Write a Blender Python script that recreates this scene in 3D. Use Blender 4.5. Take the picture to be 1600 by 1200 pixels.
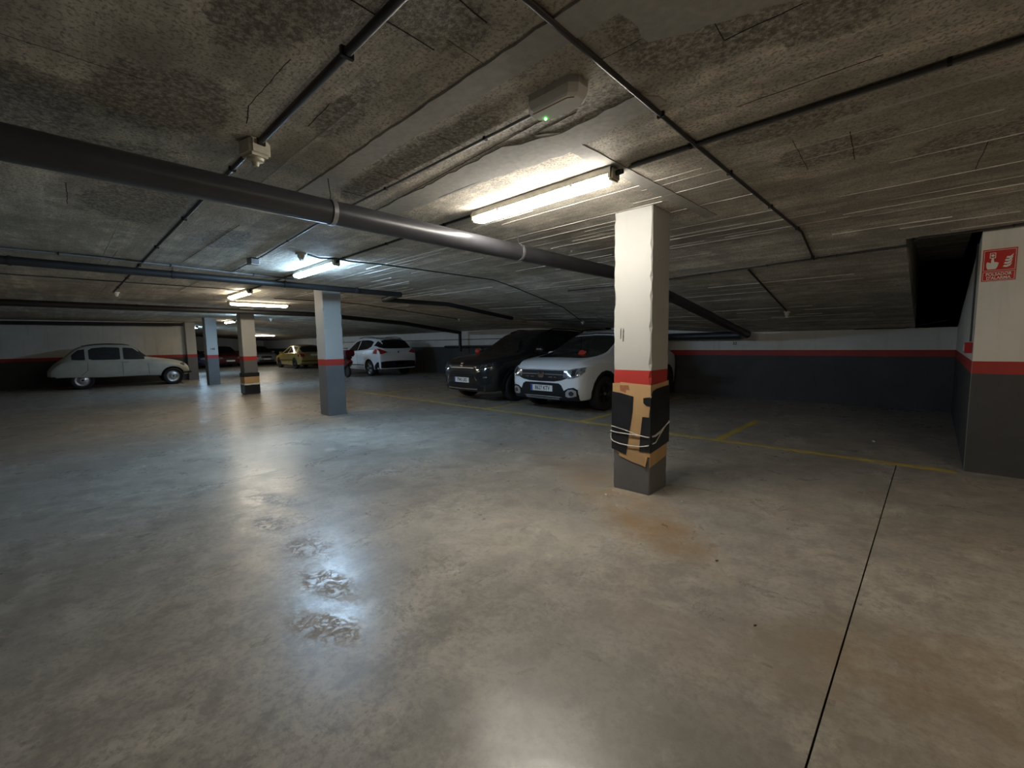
import bpy, bmesh, math, random
from mathutils import Vector, Matrix
from mathutils.bvhtree import BVHTree
random.seed(7)
for o in list(bpy.data.objects): bpy.data.objects.remove(o)
SC = bpy.context.scene
COL = SC.collection

# ------------------------------------------------------------------ camera, world, exposure
H = 1.3                      # camera height; garage axes: u = x (along the aisle), v = y (depth)
F_PX, PITCH, ROLL, YAW = 683.6, 0.0939, -0.0173, 0.7675
fw = Vector((-math.sin(YAW), math.cos(YAW), 0)); rt = Vector((math.cos(YAW), math.sin(YAW), 0)); up = Vector((0, 0, 1))
cF = fw*math.cos(PITCH) - up*math.sin(PITCH); cU = up*math.cos(PITCH) + fw*math.sin(PITCH)
cR = rt*math.cos(ROLL) + cU*math.sin(ROLL); cU = cU*math.cos(ROLL) - rt*math.sin(ROLL)
cd = bpy.data.cameras.new('camera'); cd.sensor_width = 36; cd.lens = 36*F_PX/1600; cd.clip_start = .02; cd.clip_end = 200
cam = bpy.data.objects.new('camera', cd); COL.objects.link(cam)
cam.matrix_world = Matrix(((cR.x, cU.x, -cF.x, 0), (cR.y, cU.y, -cF.y, 0), (cR.z, cU.z, -cF.z, H), (0, 0, 0, 1)))
SC.camera = cam
wd = bpy.data.worlds.new('world'); SC.world = wd; wd.use_nodes = True
wd.node_tree.nodes['Background'].inputs[0].default_value = (.02, .02, .022, 1)
wd.node_tree.nodes['Background'].inputs[1].default_value = 0.2
vs = SC.view_settings; vs.view_transform = 'Standard'; vs.look = 'None'; vs.gamma = 1; vs.use_curve_mapping = False
vs.exposure = 1.35
LAMP = 28.0                  # emission of the fluorescent tubes

# ------------------------------------------------------------------ materials
MATS = {}
class N:
    def __init__(s, name):
        s.m = bpy.data.materials.new(name); s.m.use_nodes = True; s.t = s.m.node_tree
        s.b = s.t.nodes['Principled BSDF']; MATS[name] = s.m
    def n(s, ty, **kw):
        nd = s.t.nodes.new(ty)
        for k, v in kw.items():
            if k in nd.inputs: nd.inputs[k].default_value = v
            else: setattr(nd, k, v)
        return nd
    def l(s, a, b): s.t.links.new(a, b)
    def pos(s, scale=(1, 1, 1), rot=(0, 0, 0), loc=(0, 0, 0)):
        g = s.n('ShaderNodeNewGeometry'); mp = s.n('ShaderNodeMapping')
        mp.inputs['Scale'].default_value = scale; mp.inputs['Rotation'].default_value = rot; mp.inputs['Location'].default_value = loc
        s.l(g.outputs['Position'], mp.inputs['Vector']); return mp.outputs[0]
    def obj(s, scale=(1, 1, 1)):
        g = s.n('ShaderNodeTexCoord'); mp = s.n('ShaderNodeMapping'); mp.inputs['Scale'].default_value = scale
        s.l(g.outputs['Object'], mp.inputs['Vector']); return mp.outputs[0]
    def noise(s, vec, scale, detail=4, rough=.55, dist=0):
        nd = s.n('ShaderNodeTexNoise'); nd.inputs['Scale'].default_value = scale; nd.inputs['Detail'].default_value = detail
        nd.inputs['Roughness'].default_value = rough; nd.inputs['Distortion'].default_value = dist
        s.l(vec, nd.inputs['Vector']); return nd.outputs['Fac']
    def ramp(s, fac, a, b, ca=(0, 0, 0, 1), cb=(1, 1, 1, 1)):
        r = s.n('ShaderNodeValToRGB'); e = r.color_ramp.elements
        e[0].position = a; e[1].position = b; e[0].color = ca; e[1].color = cb
        s.l(fac, r.inputs['Fac']); return r.outputs[0]
    def mix(s, fac, a, b, mode='MIX'):
        m = s.n('ShaderNodeMixRGB', blend_type=mode)
        for i, v in ((0, fac), (1, a), (2, b)):
            if isinstance(v, (int, float)): m.inputs[i].default_value = v
            elif isinstance(v, tuple): m.inputs[i].default_value = v if len(v) == 4 else (*v, 1)
            else: s.l(v, m.inputs[i])
        return m.outputs[0]
    def math(s, op, a, b=0.0):
        m = s.n('ShaderNodeMath', operation=op)
        for i, v in ((0, a), (1, b)):
            if isinstance(v, (int, float)): m.inputs[i].default_value = v
            else: s.l(v, m.inputs[i])
        return m.outputs[0]
    def bump(s, h, strength=.3, dist=.01):
        b = s.n('ShaderNodeBump'); b.inputs['Strength'].default_value = strength; b.inputs['Distance'].default_value = dist
        s.l(h, b.inputs['Height']); s.l(b.outputs[0], s.b.inputs['Normal'])
    def blob(s, cx, cy, rx, ry, ang, vec_noise, soft=.6, wob=.5):
        """soft elliptical stain centred at a place on the floor, edge broken up by noise"""
        g = s.n('ShaderNodeNewGeometry'); mp = s.n('ShaderNodeMapping', vector_type='TEXTURE')
        mp.inputs['Location'].default_value = (cx, cy, 0); mp.inputs['Rotation'].default_value = (0, 0, ang); mp.inputs['Scale'].default_value = (rx, ry, 1e4)
        s.l(g.outputs['Position'], mp.inputs['Vector'])
        ln = s.n('ShaderNodeVectorMath', operation='LENGTH'); s.l(mp.outputs[0], ln.inputs[0])
        d = s.math('ADD', ln.outputs['Value'], s.math('MULTIPLY', s.math('SUBTRACT', vec_noise, .5), wob*2))
        return s.ramp(d, 1-soft, 1.0, (1, 1, 1, 1), (0, 0, 0, 1))
    def base(s, c): s.l(c, s.b.inputs['Base Color'])
    def rough(s, c):
        if isinstance(c, (int, float)): s.b.inputs['Roughness'].default_value = c
        else: s.l(c, s.b.inputs['Roughness'])

def simple(name, col, rough=.5, metal=0, coat=0, emit=None, es=0, spec=.5, grain=.12, gs=30, alpha=None):
    s = N(name); b = s.b
    c = s.noise(s.obj(), gs, 3)
    dark = tuple(x*(1-grain*1.6) for x in col)
    s.base(s.ramp(c, .3, .7, (*dark, 1), (*col, 1)))
    b.inputs['Roughness'].default_value = rough; b.inputs['Metallic'].default_value = metal
    b.inputs['Coat Weight'].default_value = coat; b.inputs['Coat Roughness'].default_value = .05
    b.inputs['Specular IOR Level'].default_value = spec
    if emit: b.inputs['Emission Color'].default_value = (*emit, 1); b.inputs['Emission Strength'].default_value = es
    return s.m

def floor_mat():
    s = N('polished_concrete'); p = s.pos()
    big = s.noise(p, .5, 6, .6, .4); med = s.noise(p, 1.9, 7, .65, .5); fine = s.noise(p, 30, 6, .75); wob = s.noise(p, 1.7, 6, .68)
    swirl = s.noise(s.pos((1, .45, 1), (0, 0, .6)), 3.0, 7, .7, .5); grime = s.noise(p, 5.5, 9, .78, .2)
    c = s.ramp(big, .38, .62, (.20, .190, .170, 1), (.325, .309, .276, 1))
    c = s.mix(s.math('MULTIPLY', s.ramp(med, .44, .62), .7), c, (.215, .202, .178))
    c = s.mix(s.math('MULTIPLY', s.ramp(swirl, .46, .64), .45), c, (.155, .146, .13))
    c = s.mix(s.math('MULTIPLY', s.ramp(grime, .46, .60), .65), c, (.140, .132, .118))
    c = s.mix(s.math('MULTIPLY', s.ramp(fine, .48, .62), .6), c, (.140, .131, .115))
    c = s.mix(s.math('MULTIPLY', s.ramp(s.noise(p, 3.2, 8, .75, .4), .54, .66), .35), c, (.40, .385, .345))
    broken = s.math('ADD', s.math('MULTIPLY', s.ramp(s.noise(p, 4.5, 8, .75, .5), .40, .60), .75), .25)
    def stain(bl, col, k): 
        nonlocal c
        c = s.mix(s.math('MULTIPLY', s.math('MULTIPLY', bl, k), broken), c, col)
    stain(s.blob(-1.95, 3.25, 1.5, .42, -.65, wob), (.225, .155, .078), .6)      # rusty run-off in front of the pillar
    stain(s.blob(-1.30, 2.75, .55, .28, -.5, wob), (.18, .115, .058), .7)
    stain(s.blob(-2.9, 3.7, .9, .3, -.35, wob), (.16, .13, .10), .6)
    stain(s.blob(.05, 2.2, .75, .42, .5, wob), (.165, .118, .072), .7)             # brown oil patch by the joint
    stain(s.blob(.35, 1.6, .6, .35, .3, wob), (.17, .127, .083), .6)
    stain(s.blob(-.75, 1.8, .8, .3, .4, wob), (.19, .17, .15), .5)
    stain(s.blob(-.35, .95, .5, .4, .4, wob), (.17, .16, .145), .6)
    stain(s.blob(-6.2, 3.9, 1.6, .6, .2, wob), (.19, .18, .165), .6)
    stain(s.blob(-8.6, 3.2, 2.2, .5, .0, wob), (.34, .25, .155), .5)
    stain(s.blob(-2.1, 2.0, .9, .5, .5, wob), (.40, .38, .33), .5)
    stain(s.blob(-.55, 1.25, .9, .35, .35, wob), (.15, .14, .122), .55)
    stain(s.blob(-3.6, 2.0, .7, .35, .2, wob), (.17, .158, .138), .5)
    # dried drip trail
    mask = None
    for (x, y, rx, ry, a) in ((-3.95, 1.22, .42, .13, .3), (-3.45, 1.0, .3, .13, .2), (-2.85, 1.02, .26, .16, .1), (-2.35, .92, .36, .12, .25), (-1.95, .76, .32, .12, .35)):
        bl = s.blob(x, y, rx, ry, a, med, .5, .8)
        mask = bl if mask is None else s.math('MAXIMUM', mask, bl)
    net = s.ramp(s.math('ABSOLUTE', s.math('SUBTRACT', s.noise(p, 11, 4, .65, 1.2), .5)), .015, .075, (1, 1, 1, 1), (0, 0, 0, 1))
    drip = s.math('MULTIPLY', mask, net)
    c = s.mix(s.math('MULTIPLY', drip, .6), c, (.15, .135, .12))
    s.base(s.mix(1.0, c, (1.52, 1.475, 1.42), 'MULTIPLY'))
    r = s.ramp(med, .42, .62, (.27, .27, .27, 1), (.40, .40, .40, 1))
    r = s.mix(s.math('MULTIPLY', drip, .8), r, (.75, .75, .75))
    r = s.mix(s.math('MULTIPLY', s.ramp(swirl, .5, .7), .25), r, (.55, .55, .55))
    s.rough(r); s.b.inputs['Specular IOR Level'].default_value = .55
    s.bump(s.math('ADD', s.math('MULTIPLY', fine, .4), s.math('MULTIPLY', med, .6)), .10, .01)

def ceiling_mat():
    s = N('board_marked_concrete'); p = s.pos()
    speck = s.noise(p, 42, 5, .75); pit = s.noise(p, 75, 3, .7); mid = s.noise(p, 4.2, 7, .7, .35); streak = s.noise(s.pos((.22, 5.5, 1)), 1.7, 7, .65)
    boards = s.noise(s.pos((.04, 3.1, 1)), 1.9, 1, .4); soot = s.noise(p, .75, 6, .65, .5); smear = s.noise(s.pos((.5, 1.6, 1), (0, 0, .15)), 2.2, 7, .7, .8)
    c = s.ramp(mid, .40, .62, (.34, .322, .285, 1), (.60, .565, .495, 1))
    c = s.mix(s.math('MULTIPLY', s.ramp(streak, .46, .62), .5), c, (.72, .685, .61))
    c = s.mix(s.math('MULTIPLY', s.ramp(boards, .46, .54), .4), c, (.30, .282, .248))
    c = s.mix(s.math('MULTIPLY', s.ramp(smear, .48, .57), .6), c, (.27, .252, .22))
    c = s.mix(s.math('MULTIPLY', s.ramp(soot, .47, .60), .55), c, (.205, .192, .168))
    # flaked, honeycombed places where the skim has come off
    wob = s.noise(p, 3.6, 7, .7, .4); k = None
    for (u, v, ru, rv, a) in ((-1.55, .77, .24, .07, -.1), (-1.75, 1.17, .75, .12, -.02), (-1.0, 1.36, .32, .12, .05), (-.5, 1.25, .22, .20, .3), (-.95, .74, .16, .12, .6), (-.25, 1.42, .20, .10, .4), (-.42, 2.05, .28, .09, .1), (-.35, 2.45, .22, .16, 0),
                              (-1.15, .45, .30, .12, .3), (-1.9, .30, .30, .20, .2), (-2.6, .25, .35, .22, .5), (-3.3, .40, .5, .25, .2), (-2.4, -.05, .5, .2, .3), (.15, 2.75, .25, .2, 0), (-3.9, .95, .4, .15, 0), (.3, 1.5, .3, .2, .2)):
        bl = s.blob(u*H, v*H, ru*H, rv*H, a, wob, .16, .9)
        k = bl if k is None else s.math('MAXIMUM', k, bl)
    rc = s.ramp(speck, .40, .62, (.095, .088, .077, 1), (.42, .395, .35, 1))
    c = s.mix(s.math('MULTIPLY', k, .85), c, rc)
    c = s.mix(s.math('MULTIPLY', s.ramp(pit, .50, .62), .75), c, (.13, .122, .108))
    c = s.mix(s.math('MULTIPLY', s.ramp(s.noise(p, 14, 6, .75), .58, .66), .5), c, (.12, .112, .10))
    s.base(s.mix(1.0, c, (1.42, 1.375, 1.295), 'MULTIPLY')); s.rough(.85); s.b.inputs['Specular IOR Level'].default_value = .3
    hgt = s.math('ADD', s.math('MULTIPLY', s.math('MULTIPLY', speck, s.math('ADD', s.math('MULTIPLY', k, .9), .25)), .7), s.math('ADD', s.math('MULTIPLY', k, -.5), s.math('MULTIPLY', streak, .5)))
    s.bump(hgt, .8, .014)

def paint_mat(name, col, dark, rough=.6, stain=.3, sc=2.0):
    s = N(name); p = s.pos()
    a = s.noise(p, sc, 5, .6, .3); b = s.noise(p, 18, 5, .7); v = s.noise(s.pos((6, 6, .5)), 1.4, 5, .6)
    c = s.ramp(a, .3, .7, (*dark, 1), (*col, 1))
    c = s.mix(s.math('MULTIPLY', s.ramp(v, .55, .75), stain), c, tuple(x*.55 for x in col))
    c = s.mix(s.math('MULTIPLY', s.ramp(b, .66, .72), .5), c, tuple(x*.45 for x in col))
    s.base(c); s.rough(rough); s.bump(b, .25, .006)

def yellow_mat():
    s = N('worn_yellow_paint'); p = s.pos()
    k = s.ramp(s.noise(p, 9, 6, .7), .30, .56)
    s.base(s.mix(k, (.33, .28, .17), (.62, .46, .07))); s.rough(.45)

floor_mat(); ceiling_mat(); yellow_mat()
paint_mat('white_wall_paint', (.76, .74, .67), (.66, .64, .58), .6, .35)
paint_mat('pillar_white', (.455, .45, .42), (.41, .405, .38), .55, .12, 1.2)
paint_mat('red_band_paint', (.45, .038, .027), (.34, .026, .02), .55, .15)
paint_mat('wall_dado_shaded', (.072, .070, .070), (.05, .049, .05), .65, .25)  # darker copy of the pillar dado: dimness of the back walls put into the colour
paint_mat('grey_dado_paint', (.15, .145, .145), (.11, .107, .108), .6, .2)
paint_mat('cardboard', (.52, .33, .155), (.42, .26, .12), .8, .2, 4)
M = MATS
simple('joint_black', (.03, .027, .025), .9)
simple('black_plastic', (.016, .016, .018), .5, grain=.25, spec=.25)
simple('black_sheet', (.022, .023, .028), .3, grain=.3, gs=6)
simple('pipe_grey', (.045, .045, .051), .36, grain=.15, gs=5)
simple('pipe_black', (.018, .017, .017), .55, grain=.2, gs=5)
simple('conduit_black', (.035, .033, .032), .5)
simple('conduit_grey', (.22, .215, .21), .4)
simple('steel_band', (.45, .45, .46), .35, .8)
simple('ivory_plastic', (.62, .58, .46), .5)
simple('fixture_plastic', (.60, .58, .53), .5)
simple('cord_white', (.75, .73, .68), .5)
simple('ridge_mortar', (.62, .59, .53), .8)
simple('plaster_grey', (.45, .43, .385), .85)
simple('paper_white', (.75, .74, .70), .7)
simple('sign_red', (.56, .02, .02), .22, coat=.6, grain=.04)
simple('sign_white', (.80, .79, .74), .3, grain=.03)
simple('red_plastic', (.45, .02, .02), .4)
simple('tyre', (.018, .018, .019), .8, grain=.3)
simple('glass_dark', (.012, .013, .015), .06, grain=.1, spec=.6)
simple('glass_grey', (.05, .052, .055), .1, grain=.2)
simple('paint_white', (.84, .86, .88), .3, coat=.8, grain=.02)
simple('paint_black', (.008, .008, .010), .3, coat=.35, grain=.1)
simple('paint_cream', (.50, .50, .42), .45, coat=.1, grain=.1, gs=4)
simple('paint_gold', (.42, .30, .085), .3, .35, coat=.7, grain=.05)
simple('paint_red', (.10, .006, .009), .25, coat=.8, grain=.05)
simple('paint_silver', (.45, .46, .47), .32, .5, coat=.5, grain=.05)
simple('paint_blue', (.02, .03, .08), .25, coat=.8, grain=.05)
simple('rim_black', (.025, .025, .027), .35, .3)
simple('rim_silver', (.55, .55, .56), .3, .8, grain=.05)
simple('chrome', (.75, .75, .76), .12, 1, grain=.03)
simple('lamp_clear', (.42, .44, .48), .12, .3, coat=.8, grain=.5, gs=22)
simple('lamp_dark', (.05, .055, .065), .1, .2, coat=.9, grain=.4, gs=22)
simple('lamp_red', (.42, .02, .02), .15, coat=.8, grain=.2, gs=25)
simple('plate_white', (.78, .78, .76), .4, grain=.03)
simple('plate_blue', (.03, .07, .35), .4, grain=.03)
simple('ink_black', (.02, .02, .02), .6, grain=.05)
simple('leaflet_red', (.60, .06, .03), .5, grain=.3, gs=12)
simple('scuff_brown', (.16, .14, .11), .8, grain=.4)
simple('print_brown', (.34, .13, .06), .8)
simple('led_green', (.1, .8, .15), .3, emit=(.15, 1, .2), es=6)
simple('emergency_cover', (.86, .84, .78), .3, grain=.03)
simple('tube_neutral', (.9, .88, .82), .4, emit=(1, .945, .85), es=LAMP*1.15, grain=0)
simple('tube_cool', (.85, .9, 1), .4, emit=(.46, .71, 1.0), es=LAMP*2.3, grain=0)
simple('tube_aged', (.9, .86, .76), .4, emit=(1, .84, .62), es=LAMP*.75, grain=0)
simple('tube_warm', (.9, .88, .8), .4, emit=(1, .88, .70), es=LAMP*.75, grain=0)

# ------------------------------------------------------------------ helpers
def W(u, v, z=0): return Vector((u*H, v*H, z*H))
def gfac(u):
    t = min(1, max(0, (-u-2.5)/5.5)); return 1-.55*t
def ceil_h(u, v): return 1.8175-.178*max(0, v-4.05)*gfac(u)
def WC(u, v, off=0.0):                       # a point hung off metres below the slab
    p = W(u, v, ceil_h(u, v)); p.z -= off; return p

def obj(name, bm, mat=None, parent=None, smooth=False):
    me = bpy.data.meshes.new(name)
    if isinstance(bm, bmesh.types.BMesh):
        bmesh.ops.recalc_face_normals(bm, faces=bm.faces[:]); bm.to_mesh(me); bm.free()
    else:
        me = bm
    if mat: 
        me.materials.clear(); me.materials.append(M[mat] if isinstance(mat, str) else mat)
    if smooth:
        for p in me.polygons: p.use_smooth = True
    o = bpy.data.objects.new(name, me); COL.objects.link(o)
    if parent: o.parent = parent
    return o
def smooth_angle(o, deg=35):
    me = o.data
    for p in me.polygons: p.use_smooth = True
    bm = bmesh.new(); bm.from_mesh(me)
    for e in bm.edges:
        if len(e.link_faces) == 2 and e.calc_face_angle(0) > math.radians(deg): e.smooth = False
    bm.to_mesh(me); bm.free(); return o
def thing(name, label, cat, loc=(0, 0, 0), rz=0, group=None):
    o = bpy.data.objects.new(name, None); COL.objects.link(o); o.empty_display_size = .1
    o.location = loc; o.rotation_euler = (0, 0, rz); o['label'] = label; o['category'] = cat
    if group: o['group'] = group
    return o
def tag(o, label, cat, group=None):
    o['label'] = label; o['category'] = cat
    if group: o['group'] = group
    return o
def struct(o, label=None):
    o['kind'] = 'structure'
    if label: o['label'] = label
    return o
def box(bm, x0, x1, y0, y1, z0, z1, mtx=None):
    vs = [bm.verts.new((x, y, z)) for x in (x0, x1) for y in (y0, y1) for z in (z0, z1)]
    for f in ((0, 1, 3, 2), (4, 6, 7, 5), (0, 4, 5, 1), (2, 3, 7, 6), (0, 2, 6, 4), (1, 5, 7, 3)):
        bm.faces.new([vs[i] for i in f])
    if mtx: bmesh.ops.transform(bm, matrix=mtx, verts=vs)
    return vs
def boxo(name, x0, x1, y0, y1, z0, z1, mat, parent=None, bev=0):
    bm = bmesh.new(); box(bm, x0, x1, y0, y1, z0, z1)
    if bev: bmesh.ops.bevel(bm, geom=bm.edges[:], offset=bev, segments=2, affect='EDGES')
    return obj(name, bm, mat, parent)
def tube(bm, pts, r, seg=10, cap=True):
    pts = [Vector(p) for p in pts]; rings = []
    for i, p in enumerate(pts):
        d = ((pts[i+1]-p).normalized() if i < len(pts)-1 else Vector()) + ((p-pts[i-1]).normalized() if i else Vector())
        d.normalize()
        a = Vector((0, 0, 1)) if abs(d.z) < .95 else Vector((1, 0, 0))
        s = d.cross(a).normalized(); t = s.cross(d)
        rr = r
        if 0 < i < len(pts)-1:
            c = d.dot((pts[i+1]-p).normalized()); rr = r/max(.5, c)
        rings.append([bm.verts.new(p+s*math.cos(k*2*math.pi/seg)*r+t*math.sin(k*2*math.pi/seg)*rr) for k in range(seg)])
    for a, b in zip(rings, rings[1:]):
        for k in range(seg): bm.faces.new((a[k], a[(k+1) % seg], b[(k+1) % seg], b[k]))
    if cap: bm.faces.new(rings[0][::-1]); bm.faces.new(rings[-1])
def tubeo(name, pts, r, mat, parent=None, seg=10):
    bm = bmesh.new(); tube(bm, pts, r, seg); return smooth_angle(obj(name, bm, mat, parent), 50)
def lathe(bm, prof, seg=24, mtx=None):
    """prof: (radius, height) revolved about z"""
    rings = []; vs = []
    for r, z in prof:
        ring = [bm.verts.new((r*math.cos(k*2*math.pi/seg), r*math.sin(k*2*math.pi/seg), z)) for k in range(seg)] if r > 1e-5 else [bm.verts.new((0, 0, z))]
        rings.append(ring); vs += ring
    for a, b in zip(rings, rings[1:]):
        for k in range(seg):
            q = [a[k % len(a)], a[(k+1) % len(a)], b[(k+1) % len(b)], b[k % len(b)]]
            q = [x for i, x in enumerate(q) if x not in q[:i]]
            if len(q) > 2: bm.faces.new(q)
    if mtx: bmesh.ops.transform(bm, matrix=mtx, verts=vs)
def plate(name, poly, thick, mtx, mat, parent=None):
    """flat polygon in local XY extruded along local Z by thick, placed by mtx"""
    bm = bmesh.new()
    a = [bm.verts.new((x, y, 0)) for x, y in poly]; b = [bm.verts.new((x, y, thick)) for x, y in poly]
    bm.faces.new(a[::-1]); bm.faces.new(b)
    for i in range(len(a)): bm.faces.new((a[i], a[(i+1) % len(a)], b[(i+1) % len(a)], b[i]))
    bmesh.ops.transform(bm, matrix=mtx, verts=bm.verts[:])
    bmesh.ops.triangulate(bm, faces=[f for f in bm.faces if len(f.verts) > 4])
    return obj(name, bm, mat, parent)
def frame(origin, X, Y):
    X = Vector(X).normalized(); Y = Vector(Y).normalized(); Z = X.cross(Y)
    o = Vector(origin)
    return Matrix(((X.x, Y.x, Z.x, o.x), (X.y, Y.y, Z.y, o.y), (X.z, Y.z, Z.z, o.z), (0, 0, 0, 1)))
def text(name, body, size, mtx, mat, parent=None, bold=0.0, squeeze=1.0, depth=.0012):
    cu = bpy.data.curves.new('t', 'FONT'); cu.body = body; cu.size = size; cu.extrude = depth; cu.align_x = 'CENTER'; cu.align_y = 'CENTER'
    cu.offset = bold; cu.resolution_u = 3
    t = bpy.data.objects.new('t', cu); COL.objects.link(t)
    bpy.context.view_layer.update()
    me = bpy.data.meshes.new_from_object(t.evaluated_get(bpy.context.evaluated_depsgraph_get()))
    bpy.data.objects.remove(t); bpy.data.curves.remove(cu)
    me.transform(mtx @ Matrix.Diagonal((squeeze, 1, 1, 1))); me.name = name
    return obj(name, me, mat, parent)

# ------------------------------------------------------------------ the setting
STR, STB = .811, .722        # top and foot of the red band, in camera heights
U0, U1, V0, V1 = -31, 3.4, -5.0, 9.5
VB, VB2 = 8.05, 9.25         # back wall, and its deeper stretch on the left
RU, RV = .2034, 4.573        # corner of the wall block on the right
fl = struct(boxo('floor', U0*H, U1*H, V0*H, V1*H, -.2, -.03, 'joint_black'), 'worn polished concrete garage floor')
ucut = [U0, -25.4, -21.8, -18.2, -14.6, -11, -7.39, -3.78, -.165, U1]
for a, b in zip(ucut, ucut[1:]):
    gl = .0035 if a == -.165 else .0014
    gr = .0035 if b == -.165 else .0014
    for c, d in ((V0, 4.5),) if a == -.165 else ((V0, -.9), (-.9, 2.93), (2.93, 4.5)):
        boxo('floor_slab', a*H+gl, b*H-gr, c*H+.0014, d*H-.0014, -.03, 0, 'polished_concrete', fl)
for a, b in ((U0, -18.2), (-18.2, -7.39), (-7.39, U1)): boxo('floor_slab', a*H+.0014, b*H-.0014, 4.5*H+.0014, V1*H, -.03, 0, 'polished_concrete', fl)
# painted bay lines
def line(u0, v0, u1, v1, w=.09):
    a = W(u0, v0); b = W(u1, v1); d = (b-a).normalized(); s = Vector((-d.y, d.x, 0))*w/2
    bm = bmesh.new(); n = max(2, int((b-a).length/.12)); lo = []; hi = []
    rows = []
    for k in range(n+1):
        p = a+(b-a)*k/n; j1 = random.uniform(-.012, .012); j2 = random.uniform(-.012, .012)
        rows.append([bm.verts.new(p+s*(1+j1/w*2)+Vector((0, 0, z))) if t > 0 else bm.verts.new(p-s*(1+j2/w*2)+Vector((0, 0, z))) for t, z in ((1, .0004), (1, .002), (-1, .002), (-1, .0004))])
    for r0, r1 in zip(rows, rows[1:]):
        for q in range(4): bm.faces.new((r0[q], r0[(q+1) % 4], r1[(q+1) % 4], r1[q]))
    bm.faces.new(rows[0]); bm.faces.new(rows[-1][::-1])
    o = obj('bay_line', bm, 'worn_yellow_paint', fl); return o
line(-9.4, 4.5, .16, 4.5)
for ub in (-1.511, -3.16, -4.9, -6.57, -8.3): line(ub, 4.54, ub, 5.9 if ub > -2 else 7.6)

# ceiling: flat over the aisle, falling towards the back wall, with an open shaft in the corner
def frange(a, b, s):
    n = max(1, round((b-a)/s)); return [a+(b-a)*k/n for k in range(n)]
us = frange(U0, -9, 1.0)+frange(-9, -.2, .4)+frange(-.2, RU, .2)+frange(RU, U1, .6)+[U1]
vss = frange(V0, 3.4, .7)+frange(3.4, 4.6, .1)+frange(4.6, V1, .35)+[V1]
vss = sorted(set([round(x, 4) for x in vss if abs(x-4.53) > .04 and abs(x-VB) > .1]+[4.53, VB]))
bm = bmesh.new(); vg = {}
def cz(u, v):   # rounded crease
    return W(u, v, ceil_h(u, v))
for i, u in enumerate(us):
    for j, v in enumerate(vss): vg[i, j] = bm.verts.new(cz(u, v))
for i in range(len(us)-1):
    for j in range(len(vss)-1):
        uc = (us[i]+us[i+1])/2; vc = (vss[j]+vss[j+1])/2
        if -.2 < uc < RU and 4.53 < vc < VB: continue
        bm.faces.new((vg[i, j], vg[i, j+1], vg[i+1, j+1], vg[i+1, j]))
SH = 1.98                                                 # top of the shaft
sh = [(-.2, 4.53), (RU, 4.53), (RU, VB), (-.2, VB)]
top = [bm.verts.new(W(u, v, SH)) for u, v in sh]
bm.faces.new(top)
for k in range(4):
    a, b = sh[k], sh[(k+1) % 4]
    n = 8
    lo = [bm.verts.new(cz(a[0]+(b[0]-a[0])*t/n, a[1]+(b[1]-a[1])*t/n)) for t in range(n+1)]
    for t in range(n):
        p0 = W(a[0]+(b[0]-a[0])*t/n, a[1]+(b[1]-a[1])*t/n, SH); p1 = W(a[0]+(b[0]-a[0])*(t+1)/n, a[1]+(b[1]-a[1])*(t+1)/n, SH)
        bm.faces.new((lo[t], lo[t+1], bm.verts.new(p1), bm.verts.new(p0)))
bmesh.ops.remove_doubles(bm, verts=bm.verts[:], dist=.001)
ce = struct(obj('ceiling', bm, 'board_marked_concrete'), 'stained board-marked concrete slab ceiling')
for p in ce.data.polygons: p.use_smooth = False
# roof slab over it keeps daylight out
boxo('roof_slab', U0*H, U1*H, V0*H, V1*H, SH*H+.02, SH*H+.22, 'plaster_grey', ce)

# mortar fins left by the formwork boards
bm = bmesh.new(); v = .35
while v < 7.9:
    u = -9.5+random.random()
    while u < .1:
        ln = random.uniform(.25, 1.6)
        if random.random() < (.55 if v > 2.1 else .10) and not (v > 4.5 and u+ln > -.25):
            n = max(2, int(ln/.12)); wdt = random.uniform(.003, .007); hh = random.uniform(.003, .010)
            prev = None
            for k in range(n+1):
                uu = u+ln*k/n; vv = v+random.uniform(-.002, .002); p = cz(uu, vv)
                q = [bm.verts.new(p+Vector((0, -wdt, .002))), bm.verts.new(p+Vector((0, 0, -hh*random.uniform(.4, 1)))), bm.verts.new(p+Vector((0, wdt, .002)))]
                if prev:
                    bm.faces.new((prev[0], prev[1], q[1], q[0])); bm.faces.new((prev[1], prev[2], q[2], q[1]))
                prev = q
        u += ln+random.uniform(.1, .9)
    v += random.choice((.085, .1, .12, .17))
o = obj('formwork_fins', bm, 'ridge_mortar', ce); o['kind'] = 'stuff'
# raised strips and skim patches on the flat slab
def ragged(poly, off, name='plaster_patch', mat='plaster_grey', jit=.012, th=.008):
    pts = []
    for k in range(len(poly)):
        a = Vector(poly[k]); b = Vector(poly[(k+1) % len(poly)]); n = max(1, int((b-a).length/.04))
        for t in range(n):
            p = a+(b-a)*t/n; pts.append((p.x*H+random.uniform(-jit, jit), p.y*H+random.uniform(-jit, jit)))
    plate(name, [(x, -y) for x, y in pts], th, frame((0, 0, 1.8175*H+.002), (1, 0, 0), (0, -1, 0)), mat, ce)
ragged([(-2.75, .95), (-.35, .93), (-.35, 1.03), (-2.75, 1.05)], 0, jit=.004, th=.014)
ragged([(-2.5, 1.42), (-1.35, 1.36), (-1.1, 1.45), (-.75, 1.40), (-.70, 1.52), (-1.2, 1.60), (-2.0, 1.56), (-2.6, 1.55)], 0)
ragged([(-.62, .95), (-.1, 1.0), (0.3, 1.2), (.25, 1.35), (-.3, 1.3), (-.6, 1.2)], 0)
ragged([(-1.18, 1.93-.55), (-1.16, 3.1), (-1.08, 3.1), (-1.10, 1.93-.5)], 0, jit=.004, th=.006)

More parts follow.
